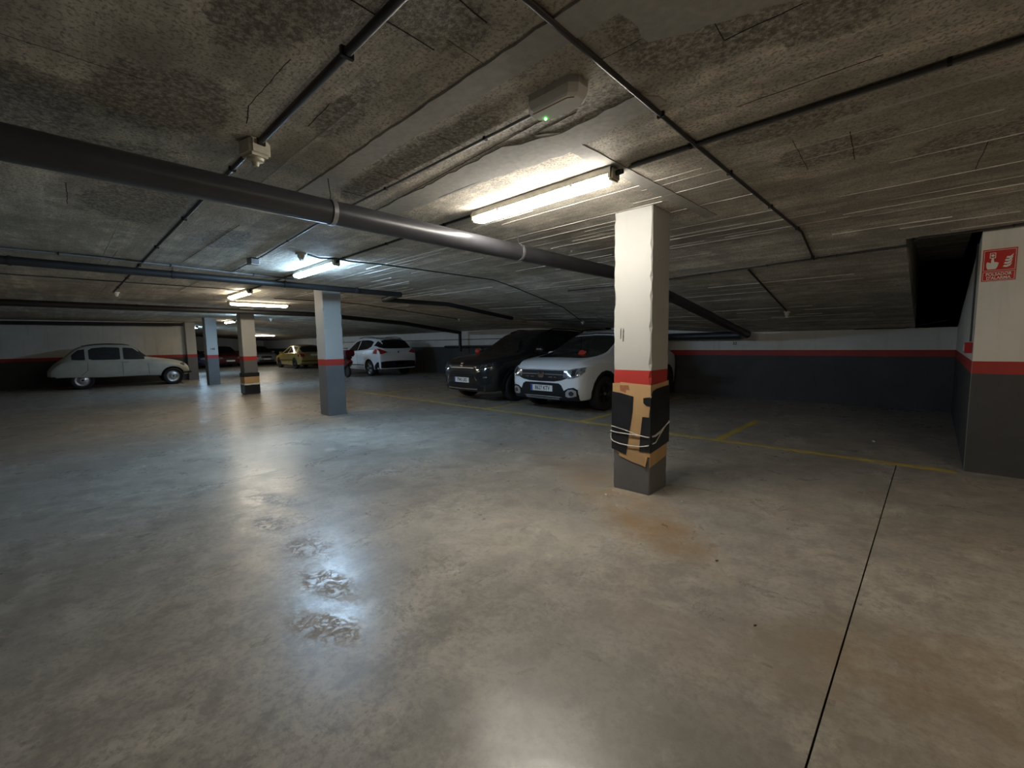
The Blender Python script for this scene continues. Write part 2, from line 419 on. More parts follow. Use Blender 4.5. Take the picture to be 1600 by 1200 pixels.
# open shutter joints and cracks
for (a, b, c_, d) in ((-1.37, .53, -1.72, .52), (-1.72, .52, -1.86, .55), (-1.04, .50, -1.05, .80), (-.86, .70, -.87, .83), (-.45, 1.0, -.46, 1.34), (-.46, 1.34, -.28, 1.34), (-.47, 2.19, -.49, 2.62), (-.29, 2.27, -.31, 2.63), (.12, 2.8, .10, 3.24), (-.55, 1.74, -.15, 1.74),
                      (-3.10, .10, -3.54, .11), (-3.91, .64, -4.07, 1.16), (-1.52, .71, -1.73, .72), (-1.78, -.2, -1.78, .25), (-1.16, 1.37, -.97, 1.36), (-.99, .80, -1.0, .97), (-.77, 1.17, -.62, 1.17), (-1.95, 1.10, -1.96, 1.26), (-1.45, 1.09, -1.46, 1.27), (-2.3, 1.12, -2.31, 1.27), (-2.9, 1.45, -.9, 1.30), (-5.2, .9, -3.4, .92), (-.1, 1.0, .4, 1.02), (-6.5, .4, -4.9, .42)):
    P_ = []; n = max(3, int(math.dist((a, b), (c_, d))*H/.05))
    for k in range(n+1): P_.append(WC(a+(c_-a)*k/n+random.uniform(-.002, .002), b+(d-b)*k/n+random.uniform(-.002, .002), .0))
    tubeo('shutter_joint', P_, random.uniform(.0012, .0026), 'joint_black', ce, 5)
# walls with a dark dado and a red band
def wall(name, a, b, top_fn, label, thick=.18, stripe=True, s_top=STR, s_bot=STB, white='white_wall_paint', base=0):
    """a, b = (u,v); visible side is on the left of a->b"""
    A = W(*a); B = W(*b); d = (B-A).normalized(); L = (B-A).length; nrm = Vector((-d.y, d.x, 0))
    bm = bmesh.new(); n = max(1, int(L/.5)); prev = None
    for k in range(n+1):
        p = A+d*L*k/n; zt = top_fn(p.x/H, p.y/H)*H+.03
        q = [bm.verts.new(p+Vector((0, 0, 0))), bm.verts.new(p+Vector((0, 0, zt))), bm.verts.new(p-nrm*thick+Vector((0, 0, zt))), bm.verts.new(p-nrm*thick)]
        if prev:
            for i in range(4): bm.faces.new((prev[i], prev[(i+1) % 4], q[(i+1) % 4], q[i]))
        else: bm.faces.new(q)
        prev = q
    bm.faces.new(prev[::-1])
    w = struct(obj(name, bm, white), label)
    def band(nm, z0, z1, mat, pr):
        b2 = bmesh.new(); vs = []
        box(b2, 0, L, 0, pr, z0*H, z1*H, frame(A, d, nrm))
        obj(nm, b2, mat, w)
    if stripe: band('red_band', s_bot, s_top, 'red_band_paint', .003)
    band('dado', 0, s_bot if stripe else s_top, 'wall_dado_shaded', .002)
    return w
UJ = -5.0
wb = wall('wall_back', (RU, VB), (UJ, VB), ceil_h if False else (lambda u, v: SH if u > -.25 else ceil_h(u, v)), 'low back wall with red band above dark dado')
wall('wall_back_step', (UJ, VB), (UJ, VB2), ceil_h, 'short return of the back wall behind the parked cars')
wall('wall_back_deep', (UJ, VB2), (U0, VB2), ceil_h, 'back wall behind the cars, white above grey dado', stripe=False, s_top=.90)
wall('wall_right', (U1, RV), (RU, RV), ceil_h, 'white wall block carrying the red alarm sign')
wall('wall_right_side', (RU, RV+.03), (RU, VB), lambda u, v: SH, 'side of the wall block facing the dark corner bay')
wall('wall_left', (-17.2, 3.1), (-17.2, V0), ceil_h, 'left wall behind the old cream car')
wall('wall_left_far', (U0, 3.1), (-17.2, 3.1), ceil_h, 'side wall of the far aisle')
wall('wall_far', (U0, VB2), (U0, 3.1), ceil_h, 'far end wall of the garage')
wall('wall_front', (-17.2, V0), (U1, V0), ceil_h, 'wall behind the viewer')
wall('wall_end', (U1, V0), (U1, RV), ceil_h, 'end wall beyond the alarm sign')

# ------------------------------------------------------------------ pillars
def seg_box(bm, x0, x1, y0, y1, z0, z1, jit, step=.06, ztop=None):
    n = max(1, int((z1-z0)/step)); prev = None; cr = .008
    for k in range(n+1):
        z = z0+(z1-z0)*k/n; ring = []
        for (x, y, sx, sy) in ((x0, y0, 1, 1), (x1, y0, -1, 1), (x1, y1, -1, -1), (x0, y1, 1, -1)):
            c = cr*random.uniform(.6, 1.2)+random.random()**7*jit; zz = z if not (ztop and k == n) else ztop(x/H, y/H)*H+.02
            pa = Vector((x+sx*c, y, zz)); pb = Vector((x, y+sy*c, zz))
            ring += [pa, pb] if (sx*sy < 0) else [pb, pa]
        ring = [bm.verts.new(p) for p in ring]
        if prev:
            for i in range(8): bm.faces.new((prev[i], prev[(i+1) % 8], ring[(i+1) % 8], ring[i]))
        else: bm.faces.new(ring[::-1])
        prev = ring
    bm.faces.new(prev)
def pillar(u, v, wu, wv, label, jit=.016):
    x1, y0 = u*H, v*H; x0, y1 = x1-wu*H, y0+wv*H
    t = thing('concrete_pillar', label, 'pillar', ((x0+x1)/2, (y0+y1)/2, 0), 0, 'square pillars along the aisle')
    off = Matrix.Translation((-(x0+x1)/2, -(y0+y1)/2, 0))
    for nm, z0, z1, mat, zt in (('grey_base', 0, STB*H, 'grey_dado_paint', None), ('red_band', STB*H, STR*H, 'red_band_paint', None), ('white_shaft', STR*H, ceil_h(u, v)*H, 'pillar_white', ceil_h)):
        bm = bmesh.new(); seg_box(bm, x0, x1, y0, y1, z0, z1, jit, .05, zt); bmesh.ops.transform(bm, matrix=off, verts=bm.verts[:]); obj(nm, bm, mat, t)
    return t
NU, NV, WU, WV = -1.2698, 2.567, .2632, .2463
p_near = pillar(NU, NV, WU, WV, 'nearest white pillar with chipped edges, cardboard tied around its grey foot')
p_mid = pillar(-6.1818, 2.6348, .2874, .2615, 'pillar in front of the white crossover, lit bluish on one face')
p_far = pillar(-10.417, 2.7086, .2874, .2615, 'pillar with black and tan padding at its foot, beneath the lengthwise tube lamp')
p_fb = pillar(-14.114, 2.8166, .2874, .2615, 'pale blue lit pillar carrying a small black number')
p_fc = pillar(-17.03, 2.8718, .2874, .2615, 'farthest pillar, at the nose of the old cream car')
text('bay_number', '148', .10, frame((.2874*H/2+.001, 0, (STR+.16)*H), (0, 1, 0), (0, 0, 1)), 'ink_black', p_fb, .002)
# grime marks on the near pillar
for (t, z, h2, w2) in ((.20, 1.07, .10, .012), (.27, 1.06, .12, .015)):
    x = -WU*H/2+t*WU*H
    plate('scuff_mark', [(-w2/2, -h2/2), (w2/3, -h2/2.3), (w2/2, h2/3), (0, h2/2), (-w2/2.5, h2/4)], .001, frame((x, -WV*H/2-.0005, z*H*.98), (1, 0, 0), (0, 0, 1)), 'scuff_brown', p_near)
# cement skirt round the near pillar's foot
bm = bmesh.new(); cx, cy = (NU-WU/2)*H, (NV+WV/2)*H; ringo = []; ringi = []
for k in range(40):
    a = k*2*math.pi/40; ca, sa = math.cos(a), math.sin(a); m = max(abs(ca), abs(sa))
    ri = .168/m; ro = ri+.05+random.uniform(0, .07)
    ringi.append(bm.verts.new((cx+ca*ri, cy+sa*ri, .012))); ringo.append(bm.verts.new((cx+ca*ro, cy+sa*ro, .0006)))
for k in range(40): bm.faces.new((ringi[k], ringi[(k+1) % 40], ringo[(k+1) % 40], ringo[k]))
o = obj('mortar_skirt', bm, 'polished_concrete', p_near); o.matrix_parent_inverse = Matrix.Translation(p_near.location).inverted()

# cardboard and black sheets tied round the near pillar
wrap = thing('cardboard_wrap', 'torn cardboard and black sheets tied round the nearest pillar with white cord', 'cardboard', ((NU-WU/2)*H, (NV+WV/2)*H, .18))
inv = Matrix.Translation(wrap.location).inverted()
x0n, x1n, y0n, y1n = (NU-WU)*H, NU*H, NV*H, (NV+WV)*H
def wz(py): return (.722-(py-265)*.000621)*H
def fx(px): return (px-118)/387*WU*H
def fpoly(name, pts, th, off, mat):
    o = plate(name, [(fx(a), wz(b)) for a, b in pts], th, frame((x0n, y0n-off, 0), (1, 0, 0), (0, 0, 1)), mat, wrap); o.matrix_parent_inverse = inv; return o
def sx_(px): return (px-505)/192*WV*H
def spoly(name, pts, th, off, mat):
    o = plate(name, [(sx_(a), wz(b)) for a, b in pts], th, frame((x1n+off, y0n, 0), (0, 1, 0), (0, 0, 1)), mat, wrap); o.matrix_parent_inverse = inv; return o
fpoly('cardboard_panel', [(112, 268), (190, 262), (200, 252), (350, 262), (510, 268), (515, 700), (508, 1010), (482, 1015), (478, 1060), (462, 1118), (330, 1092), (188, 1050), (185, 1020), (112, 985)], .004, .002, 'cardboard')
spoly('cardboard_panel', [(500, 272), (560, 268), (700, 246), (704, 600), (690, 940), (688, 1062), (600, 1090), (500, 1120)], .004, .002, 'cardboard')
b1 = fpoly('black_sheet', [(106, 356), (200, 366), (338, 396), (330, 560), (296, 800), (264, 1024), (180, 1000), (106, 980)], .003, .008, 'black_sheet'); b1['label'] = 'dark slate sheet on the left of the lit face'
b2 = fpoly('black_sheet', [(520, 390), (520, 960), (403, 966), (412, 800), (432, 600), (500, 598), (508, 484), (470, 478), (442, 455), (440, 405), (470, 396)], .003, .008, 'black_sheet'); b2['label'] = 'black sheet with a torn tab folded over the corner'
spoly('black_sheet', [(496, 400), (520, 330), (560, 312), (706, 292), (710, 700), (706, 915), (600, 945), (496, 970)], .003, .008, 'black_sheet')
fpoly('printed_mark', [(190, 285), (285, 282), (296, 335), (262, 330), (255, 365), (195, 345)], .0006, .0061, 'print_brown')
fpoly('torn_flap', [(470, 1015), (486, 1030), (470, 1115), (455, 1112)], .012, .006, 'cardboard')
def around(front, side, name, r=.0042):
    pts = [Vector((x0n-.006, y1n+.01, wz(front[0][1]))), Vector((x0n-.016, y0n+.05, wz(front[0][1])))]
    pts += [Vector((x0n+fx(a), y0n-.020, wz(b))) for a, b in front]
    pts += [Vector((x1n+.021, y0n+sx_(a), wz(b))) for a, b in side]
    pts += [Vector((x1n-.02, y1n+.014, wz(side[-1][1])))]
    o = tubeo(name, pts, r, 'cord_white', wrap, 6); o.matrix_parent_inverse = inv
around([(100, 785), (160, 794), (300, 796), (420, 795), (500, 803)], [(540, 800), (600, 775), (660, 715), (697, 690)], 'cord')
around([(102, 820), (104, 870), (130, 895), (200, 912), (320, 918), (420, 910), (495, 890)], [(540, 868), (590, 800), (640, 735), (697, 688)], 'cord')
around([(110, 730), (250, 755), (340, 778), (440, 800), (495, 806)], [(530, 790), (590, 765), (650, 722), (697, 700)], 'cord', .0028)

# padding at the foot of the far pillar
wr2 = thing('pillar_padding', 'black and tan cardboard padding bound round the foot of the far pillar', 'cardboard', (p_far.location.x, p_far.location.y, 0))
hx, hy = .2874*H/2, .2615*H/2
def ring(name, z0, z1, off, mat, jit=.01):
    bm = bmesh.new(); pr = None
    cs = [(-hx-off, -hy-off), (hx+off, -hy-off), (hx+off, hy+off), (-hx-off, hy+off)]
    P = []
    for k in range(4):
        a, b = cs[k], cs[(k+1) % 4]
        for t in range(4): P.append((a[0]+(b[0]-a[0])*t/4, a[1]+(b[1]-a[1])*t/4))
    lo = [bm.verts.new((x, y, z0+random.uniform(-jit, jit))) for x, y in P]; hi = [bm.verts.new((x, y, z1+random.uniform(-jit, jit))) for x, y in P]
    li = [bm.verts.new((x*.93, y*.93, z0)) for x, y in P]; hi2 = [bm.verts.new((x*.93, y*.93, z1)) for x, y in P]
    n = len(P)
    for k in range(n):
        q = (k+1) % n
        for A, B in ((lo, hi), (hi, hi2), (hi2, li), (li, lo)): bm.faces.new((A[k], A[q], B[q], B[k]))
    return obj(name, bm, mat, wr2)
ring('black_wrap', .02, .30, .018, 'black_sheet', .012); ring('cardboard_band', .32, .50, .014, 'cardboard'); ring('black_strip', .49, .60, .02, 'black_sheet', .02); ring('white_tape', .27, .315, .024, 'paper_white', .006)

# ------------------------------------------------------------------ fluorescent lamps
def lamp(u, v, along, mat, label, L=1.27, rz=None, z=None):
    zc = ceil_h(u, v)*H if z is None else z
    t = thing('tube_lamp', label, 'lamp', (u*H, v*H, zc), 0 if along == 'u' else math.pi/2, 'fluorescent ceiling lamps')
    bm = bmesh.new(); box(bm, -L/2, L/2, -.048, .048, -.045, -.002); obj('housing', bm, 'fixture_plastic', t)
    bm = bmesh.new(); prev = None; n = 8
    secs = [(-L/2+.03, .6), (-L/2+.045, .93), (-L/2+.06, 1), (L/2-.06, 1), (L/2-.045, .93), (L/2-.03, .6)]
    for x, s in secs:
        ringv = [bm.verts.new((x, -.046*s*math.cos(math.pi*k/n), -.045-.055*s*math.sin(math.pi*k/n)**.7)) for k in range(n+1)]
        if prev:
            for k in range(n): bm.faces.new((prev[k], prev[k+1], ringv[k+1], ringv[k]))
        else: bm.faces.new(ringv)
        prev = ringv
    bm.faces.new(prev[::-1]); obj('diffuser', bm, mat, t)
    for sx in (-1, 1):
        bm = bmesh.new(); box(bm, sx*L/2-.028, sx*L/2+.012, -.05, .05, -.085, -.003); bmesh.ops.bevel(bm, geom=bm.edges[:], offset=.012, segments=2, affect='EDGES'); obj('end_cap', bm, 'ivory_plastic', t)
        boxo('clip', sx*L*.27-.012, sx*L*.27+.012, -.056, .056, -.06, -.03, 'steel_band', t)
    bm = bmesh.new(); lathe(bm, [(0, .03), (.014, .03), (.017, 0), (.014, -.02), (0, -.02)], 10, Matrix.Translation((L/2+.028, 0, -.04)) @ Matrix.Rotation(math.pi/2, 4, 'Y')); obj('cable_gland', bm, 'black_plastic', t)
    return t
lamp(-1.62, 1.895, 'u', 'tube_neutral', 'lit tube lamp on the ceiling just left of the nearest pillar top')
lamp(1.40, 1.89, 'u', 'tube_aged', 'warm tube lamp beyond the right end of the pair of conduits')
lamp(-4.60, 1.90, 'u', 'tube_cool', 'bluish lit tube lamp above the thin drain pipe')
lamp(-7.45, 1.95, 'u', 'tube_warm', 'short-looking lit tube lamp beyond the thin drain pipe')
lamp(-8.97, 2.66, 'v', 'tube_warm', 'lit tube lamp running lengthwise above the padded far pillar')
lamp(-15.4, 3.72, 'u', 'tube_warm', 'small lit tube lamp seen between the blue lit pillar and the padded pillar')
lamp(-20.4, 3.72, 'u', 'tube_cool', 'tiny lit tube lamp beside the farthest pillar')
lamp(-23.0, 6.9, 'v', 'tube_warm', 'distant lit tube lamp low beside the gold car')
lamp(-12.4, 3.35, 'u', 'tube_cool', 'bluish lit tube lamp behind the padded far pillar')

# emergency light
el = thing('emergency_light', 'pale emergency light with a green indicator on the ceiling', 'emergency light', WC(-.935, 1.205))
ex, ey = .135, .062
def chamf(x, y, c): return [(-x+c, -y), (x-c, -y), (x, -y+c), (x, y-c), (x-c, y), (-x+c, y), (-x, y-c), (-x, -y+c)]
plate('back_plate', chamf(ex, ey, .03), .03, frame((0, 0, .003), (1, 0, 0), (0, -1, 0)), 'fixture_plastic', el)
bm = bmesh.new(); prev = None
for z, s in ((-.027, 1.0), (-.04, 1.0), (-.062, .93), (-.07, .82)):
    rg = [bm.verts.new((x*1.0-(ex*(1-s) if x > 0 else -ex*(1-s))*.7, y*s, z)) for x, y in chamf(ex, ey, .03)]
    if prev:
        for k in range(8): bm.faces.new((prev[k], prev[(k+1) % 8], rg[(k+1) % 8], rg[k]))
    prev = rg
bm.faces.new(prev); obj('cover', bm, 'emergency_cover', el)
bm = bmesh.new(); lathe(bm, [(0, -.006), (.004, -.005), (.005, 0), (.004, .003)], 10, Matrix.Translation((-.088, .030, -.071))); obj('indicator', bm, 'led_green', el)
tubeo('trim_edge', [(-ex*.75, -ey*.62, -.071), (ex*.6, -ey*.62, -.071), (ex*.78, -ey*.35, -.071)], .0022, 'cardboard', el, 6)

# ------------------------------------------------------------------ conduits, cables, sensors
def conduit(label, pts, r=.011, mat='conduit_black', clips=1.0, name='conduit', cat='conduit', group='ceiling conduits'):
    pts = [Vector(p) for p in pts]
    t = thing(name, label, cat, pts[0], 0, group)
    q = [p-pts[0] for p in pts]
    tubeo('tube', q, r, mat, t, 8)
    if clips:
        acc = .35; me = None
        for a, b in zip(q, q[1:]):
            L = (b-a).length; d = (b-a).normalized()
            while acc < L:
                c = a+d*acc; bm = bmesh.new()
                s = Vector((-d.y, d.x, 0)).normalized()
                box(bm, -.007, .007, -r*1.5, r*1.5, -r*1.15, r*1.05, frame(c, d, s)); obj('clip', bm, 'black_plastic', t)
                acc += clips
            acc -= L
    return t
def run(uv, off=.012, sub=True):
    out = []
    for (a, b) in zip(uv, uv[1:]):
        n = max(1, int(math.dist(a, b)/.4)) if sub else 1
        for k in range(n): out.append(WC(a[0]+(b[0]-a[0])*k/n, a[1]+(b[1]-a[1])*k/n, off))
    out.append(WC(*uv[-1], off)); return out
conduit('thick black conduit running to the cream ceiling box, upper left', [WC(0.6, .62, .02), WC(-1.93, .62, .02)], .016)
conduit('black conduit leaving the cream ceiling box towards the far left', [WC(-2.07, .62, .014), WC(-4.5, .62, .014), WC(-8.4, .63, .014)], .012, clips=1.4)
conduit('thin conduit crossing the ceiling top right and bending down the slope', run([(-.70, -1.0), (-.76, 1.9), (-.78, 4.05), (-.81, 4.72)], .013), .011)
conduit('pair conduit from the near lamp to the right edge, rear one', [WC(-1.05, 1.91, .013), WC(.86, 1.90, .013)], .010)
conduit('pair conduit from the near lamp to the right edge, front one', [WC(-1.08, 1.935, .011), WC(.86, 1.925, .011)], .008, 'conduit_grey', clips=0)
conduit('thin pale conduit feeding the emergency light', [WC(-1.06, 1.245, .010), WC(-2.45, 1.26, .010), WC(-3.0, 1.27, .010), WC(-4.4, 1.35, .010), WC(-5.55, 1.38, .010)], .0075, 'conduit_grey')
conduit('dark conduit joining the near lamp and the bluish lamp', [WC(-2.18, 1.90, .012), WC(-4.1, 1.92, .012)], .010)
conduit('dark conduit joining the bluish lamp and the next lamp', [WC(-5.1, 1.92, .012), WC(-6.95, 1.96, .012)], .010)
conduit('conduit across the sloping slab to the alarm sign wall', run([(-3.6, 4.85), (-2.17, 4.80), (-.77, 4.70), (-.19, 4.66), (-.12, 4.52), (.1, 4.54), (.6, 4.50)], .012), .010, clips=.7)
conduit('short conduit down the slope to the right-hand sprinkler', run([(-1.36, 4.79), (-1.41, 6.62)], .013), .011, clips=0)
conduit('cable hugging the top of the back wall in the corner bay', run([(-.85, 7.98), (-.3, 7.98)], .012)+[W(-.12, 7.97, ceil_h(-.3, 7.98)+.03), W(.12, 7.97, 1.20)], .008, clips=0, name='cable', cat='cable', group=None)
conduit('silvery conduit just above the thin drain pipe', [WC(-5.30, -2.5, .016), WC(-5.30, .35, .016), WC(-5.45, 1.13, .016), WC(-5.60, 2.05, .016)], .013, 'conduit_grey')
conduit('thin conduit on the far left ceiling beyond the thin drain pipe', [WC(-7.0, -2.0, .012), WC(-7.1, 1.7, .012), WC(-7.3, 1.93, .012)], .008, clips=0)
conduit('black cable sagging from the round detector past the bluish lamp', run([(-4.0, 1.60), (-4.10, 1.74), (-4.03, 1.86), (-4.07, 2.02), (-4.02, 2.35), (-4.06, 3.2), (-4.1, 3.95), (-4.36, 5.74), (-4.83, 6.85), (-4.97, 7.15)], .02), .009, clips=0, name='cable', cat='cable', group=None)
conduit('thin conduit on the slope to the sprinkler behind the black car', run([(-8.0, 2.6), (-8.1, 4.6), (-8.3, 6.75)], .012), .009, clips=0)
conduit('thin conduit rising up the wall edge above the red call point', [W(RU-.012, 4.72, .95), W(RU-.012, 4.72, 1.66)], .008, clips=0)

def detector(u, v, label, r=.05, h=.06, mat='ivory_plastic', kind='detector'):
    t = thing(kind, label, kind, WC(u, v), 0, 'ceiling detectors')
    bm = bmesh.new(); lathe(bm, [(0, .02), (r, .02), (r, -.018), (r*.92, -.024), (0, -.024)], 20); smooth_angle(obj('base', bm, mat, t))
    bm = bmesh.new(); lathe(bm, [(r*.7, -.022), (r*.66, -h*.7), (r*.4, -h), (0, -h)], 20); smooth_angle(obj('head', bm, mat, t))
    bm = bmesh.new()
    for k in range(4):
        a = k*math.pi/2; box(bm, -.004, .004, -.003, .003, -h*1.25, -h*.8, Matrix.Translation((r*.3*math.cos(a), r*.3*math.sin(a), 0)))
    obj('cage', bm, 'steel_band', t)
    return t
# cream box at the end of the thick conduit
cb = thing('ceiling_siren', 'cream plastic ceiling box hanging above the big pipe', 'alarm box', WC(-2.0, .615), .2)
bm = bmesh.new(); box(bm, -.062, .062, -.055, .055, -.085, .004); bmesh.ops.bevel(bm, geom=bm.edges[:], offset=.014, segments=3, affect='EDGES'); smooth_angle(obj('body', bm, 'ivory_plastic', cb))
bm = bmesh.new(); lathe(bm, [(.042, -.08), (.038, -.098), (.02, -.104), (.012, -.125), (0, -.125)], 16); smooth_angle(obj('sensor_head', bm, 'ivory_plastic', cb))
for s in (-1, 1):
    bm = bmesh.new(); box(bm, s*.062-.008, s*.062+.012, -.018, .018, -.035, -.004); obj('conduit_entry', bm, 'black_plastic', cb)
detector(-4.05, 1.56, 'round cream detector left of the bluish lamp', .06, .07)
bxx = thing('junction_box', 'small square junction box left of the round cream detector', 'junction box', WC(-4.58, 1.33), .1)
bm = bmesh.new(); box(bm, -.06, .06, -.05, .05, -.07, .003); bmesh.ops.bevel(bm, geom=bm.edges[:], offset=.006, segments=1, affect='EDGES'); obj('body', bm, 'conduit_grey', bxx); boxo('lid', -.055, .055, -.045, .045, -.078, -.068, 'fixture_plastic', bxx)
detector(-4.99, 7.2, 'small white detector above the gap between the parked black and white cars', .05, .07, 'paper_white')
detector(-8.3, 6.81, 'small white detector on the slope above the black car bonnet', .05, .07, 'paper_white')
detector(-1.42, 6.70, 'cream detector on the slope of the empty dark bay', .055, .08, 'ivory_plastic')
detector(-13.6, 4.3, 'distant white detector above the padded pillar', .06, .08, 'paper_white')
detector(-8.45, .66, 'white detector at the end of the far left conduit', .055, .08, 'paper_white')
detector(-10.9, .9, 'tiny white detector between the two dark pipes on the left', .05, .07, 'paper_white')

# ------------------------------------------------------------------ drain pipes
def pipe(label, runs, r, mat, collars=(), hangers=(), elbow=(), cmat='steel_band'):
    p0 = Vector(runs[0][0]); t = thing('drain_pipe', label, 'pipe', p0)
    for pts in runs: tubeo('pipe_run', [Vector(p)-p0 for p in pts], r, mat, t, 24)
    for c, d in collars:
        c = Vector(c)-p0; d = Vector(d).normalized()
        tubeo('collar', [c-d*.014, c+d*.014], r+.006, cmat, t, 24)
    for c, top_ in hangers:
        c = Vector(c)-p0; e = Vector(top_)-p0
        tubeo('hanger_wire', [c+Vector((0, 0, r)), c+(e-c)*.45+Vector((.012, 0, 0)), e], .0035, 'conduit_black', t, 6)
    for c in elbow:
        c = Vector(c)-p0; bm = bmesh.new(); bmesh.ops.create_uvsphere(bm, u_segments=20, v_segments=12, radius=r*1.12, matrix=Matrix.Translation(c)); smooth_angle(obj('elbow', bm, mat, t))
    return t
zp = 1.645*H; R1 = .074
def P1(v): return Vector(((-2.11-.033*v)*H, v*H, zp))
def slope_pt(u, v, off): return WC(u, v, off)
bend = P1(3.95)
e1 = slope_pt(-2.14, 7.55, .16); e1.z = 1.07*H
col_v = (.98, 2.36)
pipe('big grey drain pipe crossing the whole ceiling behind the nearest pillar', [[P1(-4.6), P1(-1), P1(1), P1(3.7), bend, Vector((-2.22*H, 4.4*H, 1.58*H)), e1], [e1, Vector((-2.3*H, 7.85*H, 1.06*H)), W(-4.2, 7.88, 1.055)]], R1, 'pipe_grey',
     [(P1(v), (0, 1, 0)) for v in col_v], [(P1(v), WC(P1(v).x/H-.02, v)) for v in col_v], [e1])
R2 = .046; z2 = 1.72*H
def P2(v): return Vector(((-5.35-.055*v)*H, v*H, z2))
f1 = Vector((-5.60*H, 3.50*H, z2)); f2 = Vector((-6.25*H, 3.62*H, z2-.02)); 
pipe('thin dark drain pipe in front of the bluish lit pillar top', [[P2(-4.5), P2(-1), P2(1.2), f1], [f1, f2], [f2, WC(-5.95, 4.65, .11), WC(-6.05, 6.3, .10)]], R2, 'pipe_black',
     [(P2(v), (0, 1, 0)) for v in (-.2, .85, 1.9, 2.8)], [(P2(v), WC(P2(v).x/H, v)) for v in (.85, 1.9)], [f1, f2], 'pipe_black')
R3 = .065; z3 = 1.70*H
def P3(v): return Vector(((-9.65-.07*v)*H, v*H, z3))
k3 = WC(-10.9, 8.95, .10)
pipe('dark drain pipe running over the padded pillar to the back wall', [[P3(-4.5), P3(0), P3(2.2), P3(4.1), WC(-9.82, 6.2, .13), k3], [k3, Vector((k3.x, k3.y, .75*H))]], R3, 'pipe_black', [(P3(v), (0, 1, 0)) for v in (-.5, 1.0)], [], [k3], 'pipe_black')
R4 = .06
pipe('dark pipe along the top of the left wall above the old cream car', [[W(-16.9, -4.5, 1.72), W(-16.9, 0, 1.73), W(-16.85, 2.8, 1.735)]], R4, 'pipe_black')
# dark band pipe along the deep back wall
pipe('dark horizontal pipe along the foot of the white stretch behind the black car', [[W(-5.2, 9.19, .90), W(-12.0, 9.19, .90)]], .05, 'pipe_black')
conduit('thin cable strung along the white back wall behind the cars', [W(-5.1, 9.22, 1.12), W(-9.6, 9.22, 1.13), W(-20, 9.22, 1.15)], .012, clips=0, name='cable', cat='cable', group=None)

# ------------------------------------------------------------------ alarm sign and call point
sg = thing('fire_alarm_sign', 'red fire alarm sign with pressing hand, flames and white lettering on the white wall', 'sign', W(.2935, RV, 1.48))
sw, shh = .1045, .142
A0 = frame((0, -.001, 0), (1, 0, 0), (0, 0, 1))
def sgn(name, poly, th, mat, off): return plate(name, poly, th, frame((0, -off, 0), (1, 0, 0), (0, 0, 1)), mat, sg)
sgn('backing', [(-sw, -shh), (sw, -shh), (sw, shh), (-sw, shh)], .003, 'sign_red', 0)
def border(x0, x1, y0, y1, w=.003):
    for (a, b, c, d) in ((x0, x1, y0, y0+w), (x0, x1, y1-w, y1), (x0, x0+w, y0, y1), (x1-w, x1, y0, y1)): sgn('border_line', [(a, c), (b, c), (b, d), (a, d)], .0006, 'sign_white', .003)
border(-sw*.93, sw*.93, -shh*.34, shh*.93); border(-sw*.93, sw*.93, -shh*.95, -shh*.42)
sgn('hand_symbol', [(-.070, -.035), (-.020, -.035), (-.010, -.012), (-.004, .018), (-.018, .026), (-.032, .026), (-.036, .062), (-.050, .062), (-.052, .020), (-.062, .024), (-.076, .030), (-.080, .012), (-.078, -.015)], .0008, 'sign_white', .003)
for (a, b, c, d) in ((-.062, -.024, .062, .067), (-.062, -.024, .105, .110), (-.062, -.057, .062, .110), (-.029, -.024, .062, .110)): sgn('button_frame', [(a, c), (b, c), (b, d), (a, d)], .0008, 'sign_white', .003)
sgn('button_dot', [(.011*math.cos(k*math.pi/6)-.043, .011*math.sin(k*math.pi/6)+.086) for k in range(12)], .0008, 'sign_white', .003)
for k, (dx, dy) in enumerate(((.0, .0), (.004, .026), (.009, .052), (.016, .076))):
    sgn('flame_symbol', [(.022+dx, -.020+dy), (.045+dx, -.026+dy), (.066+dx*.6, -.016+dy), (.078+dx*.3, .014+dy), (.062+dx*.5, .000+dy), (.044+dx, -.008+dy), (.030+dx, -.006+dy)], .0008, 'sign_white', .003)
text('sign_lettering', 'POLSADOR', .036, frame((0, -.0035, -.083), (1, 0, 0), (0, 0, 1)), 'sign_white', sg, .0006, .86)
text('sign_lettering', "D'ALARMA", .036, frame((0, -.0035, -.115), (1, 0, 0), (0, 0, 1)), 'sign_white', sg, .0006, .86)
cp = thing('fire_call_point', 'small red call point box on the edge of the sign wall', 'call point', W(RU, 4.72, .905))
boxo('body', -.055, .003, -.05, .05, -.052, .052, 'red_plastic', cp, .006)
boxo('glass_panel', -.059, -.054, -.032, .032, -.030, .030, 'sign_white', cp)
text('bay_number', '22', .085, frame(W(-2.46, VB, .925)+Vector((0, -.001, 0)), (1, 0, 0), (0, 0, 1)), 'ink_black', wb, .002)
text('bay_number', '21', .085, frame(W(-3.9, VB, .905)+Vector((0, -.001, 0)), (1, 0, 0), (0, 0, 1)), 'ink_black', wb, .002)

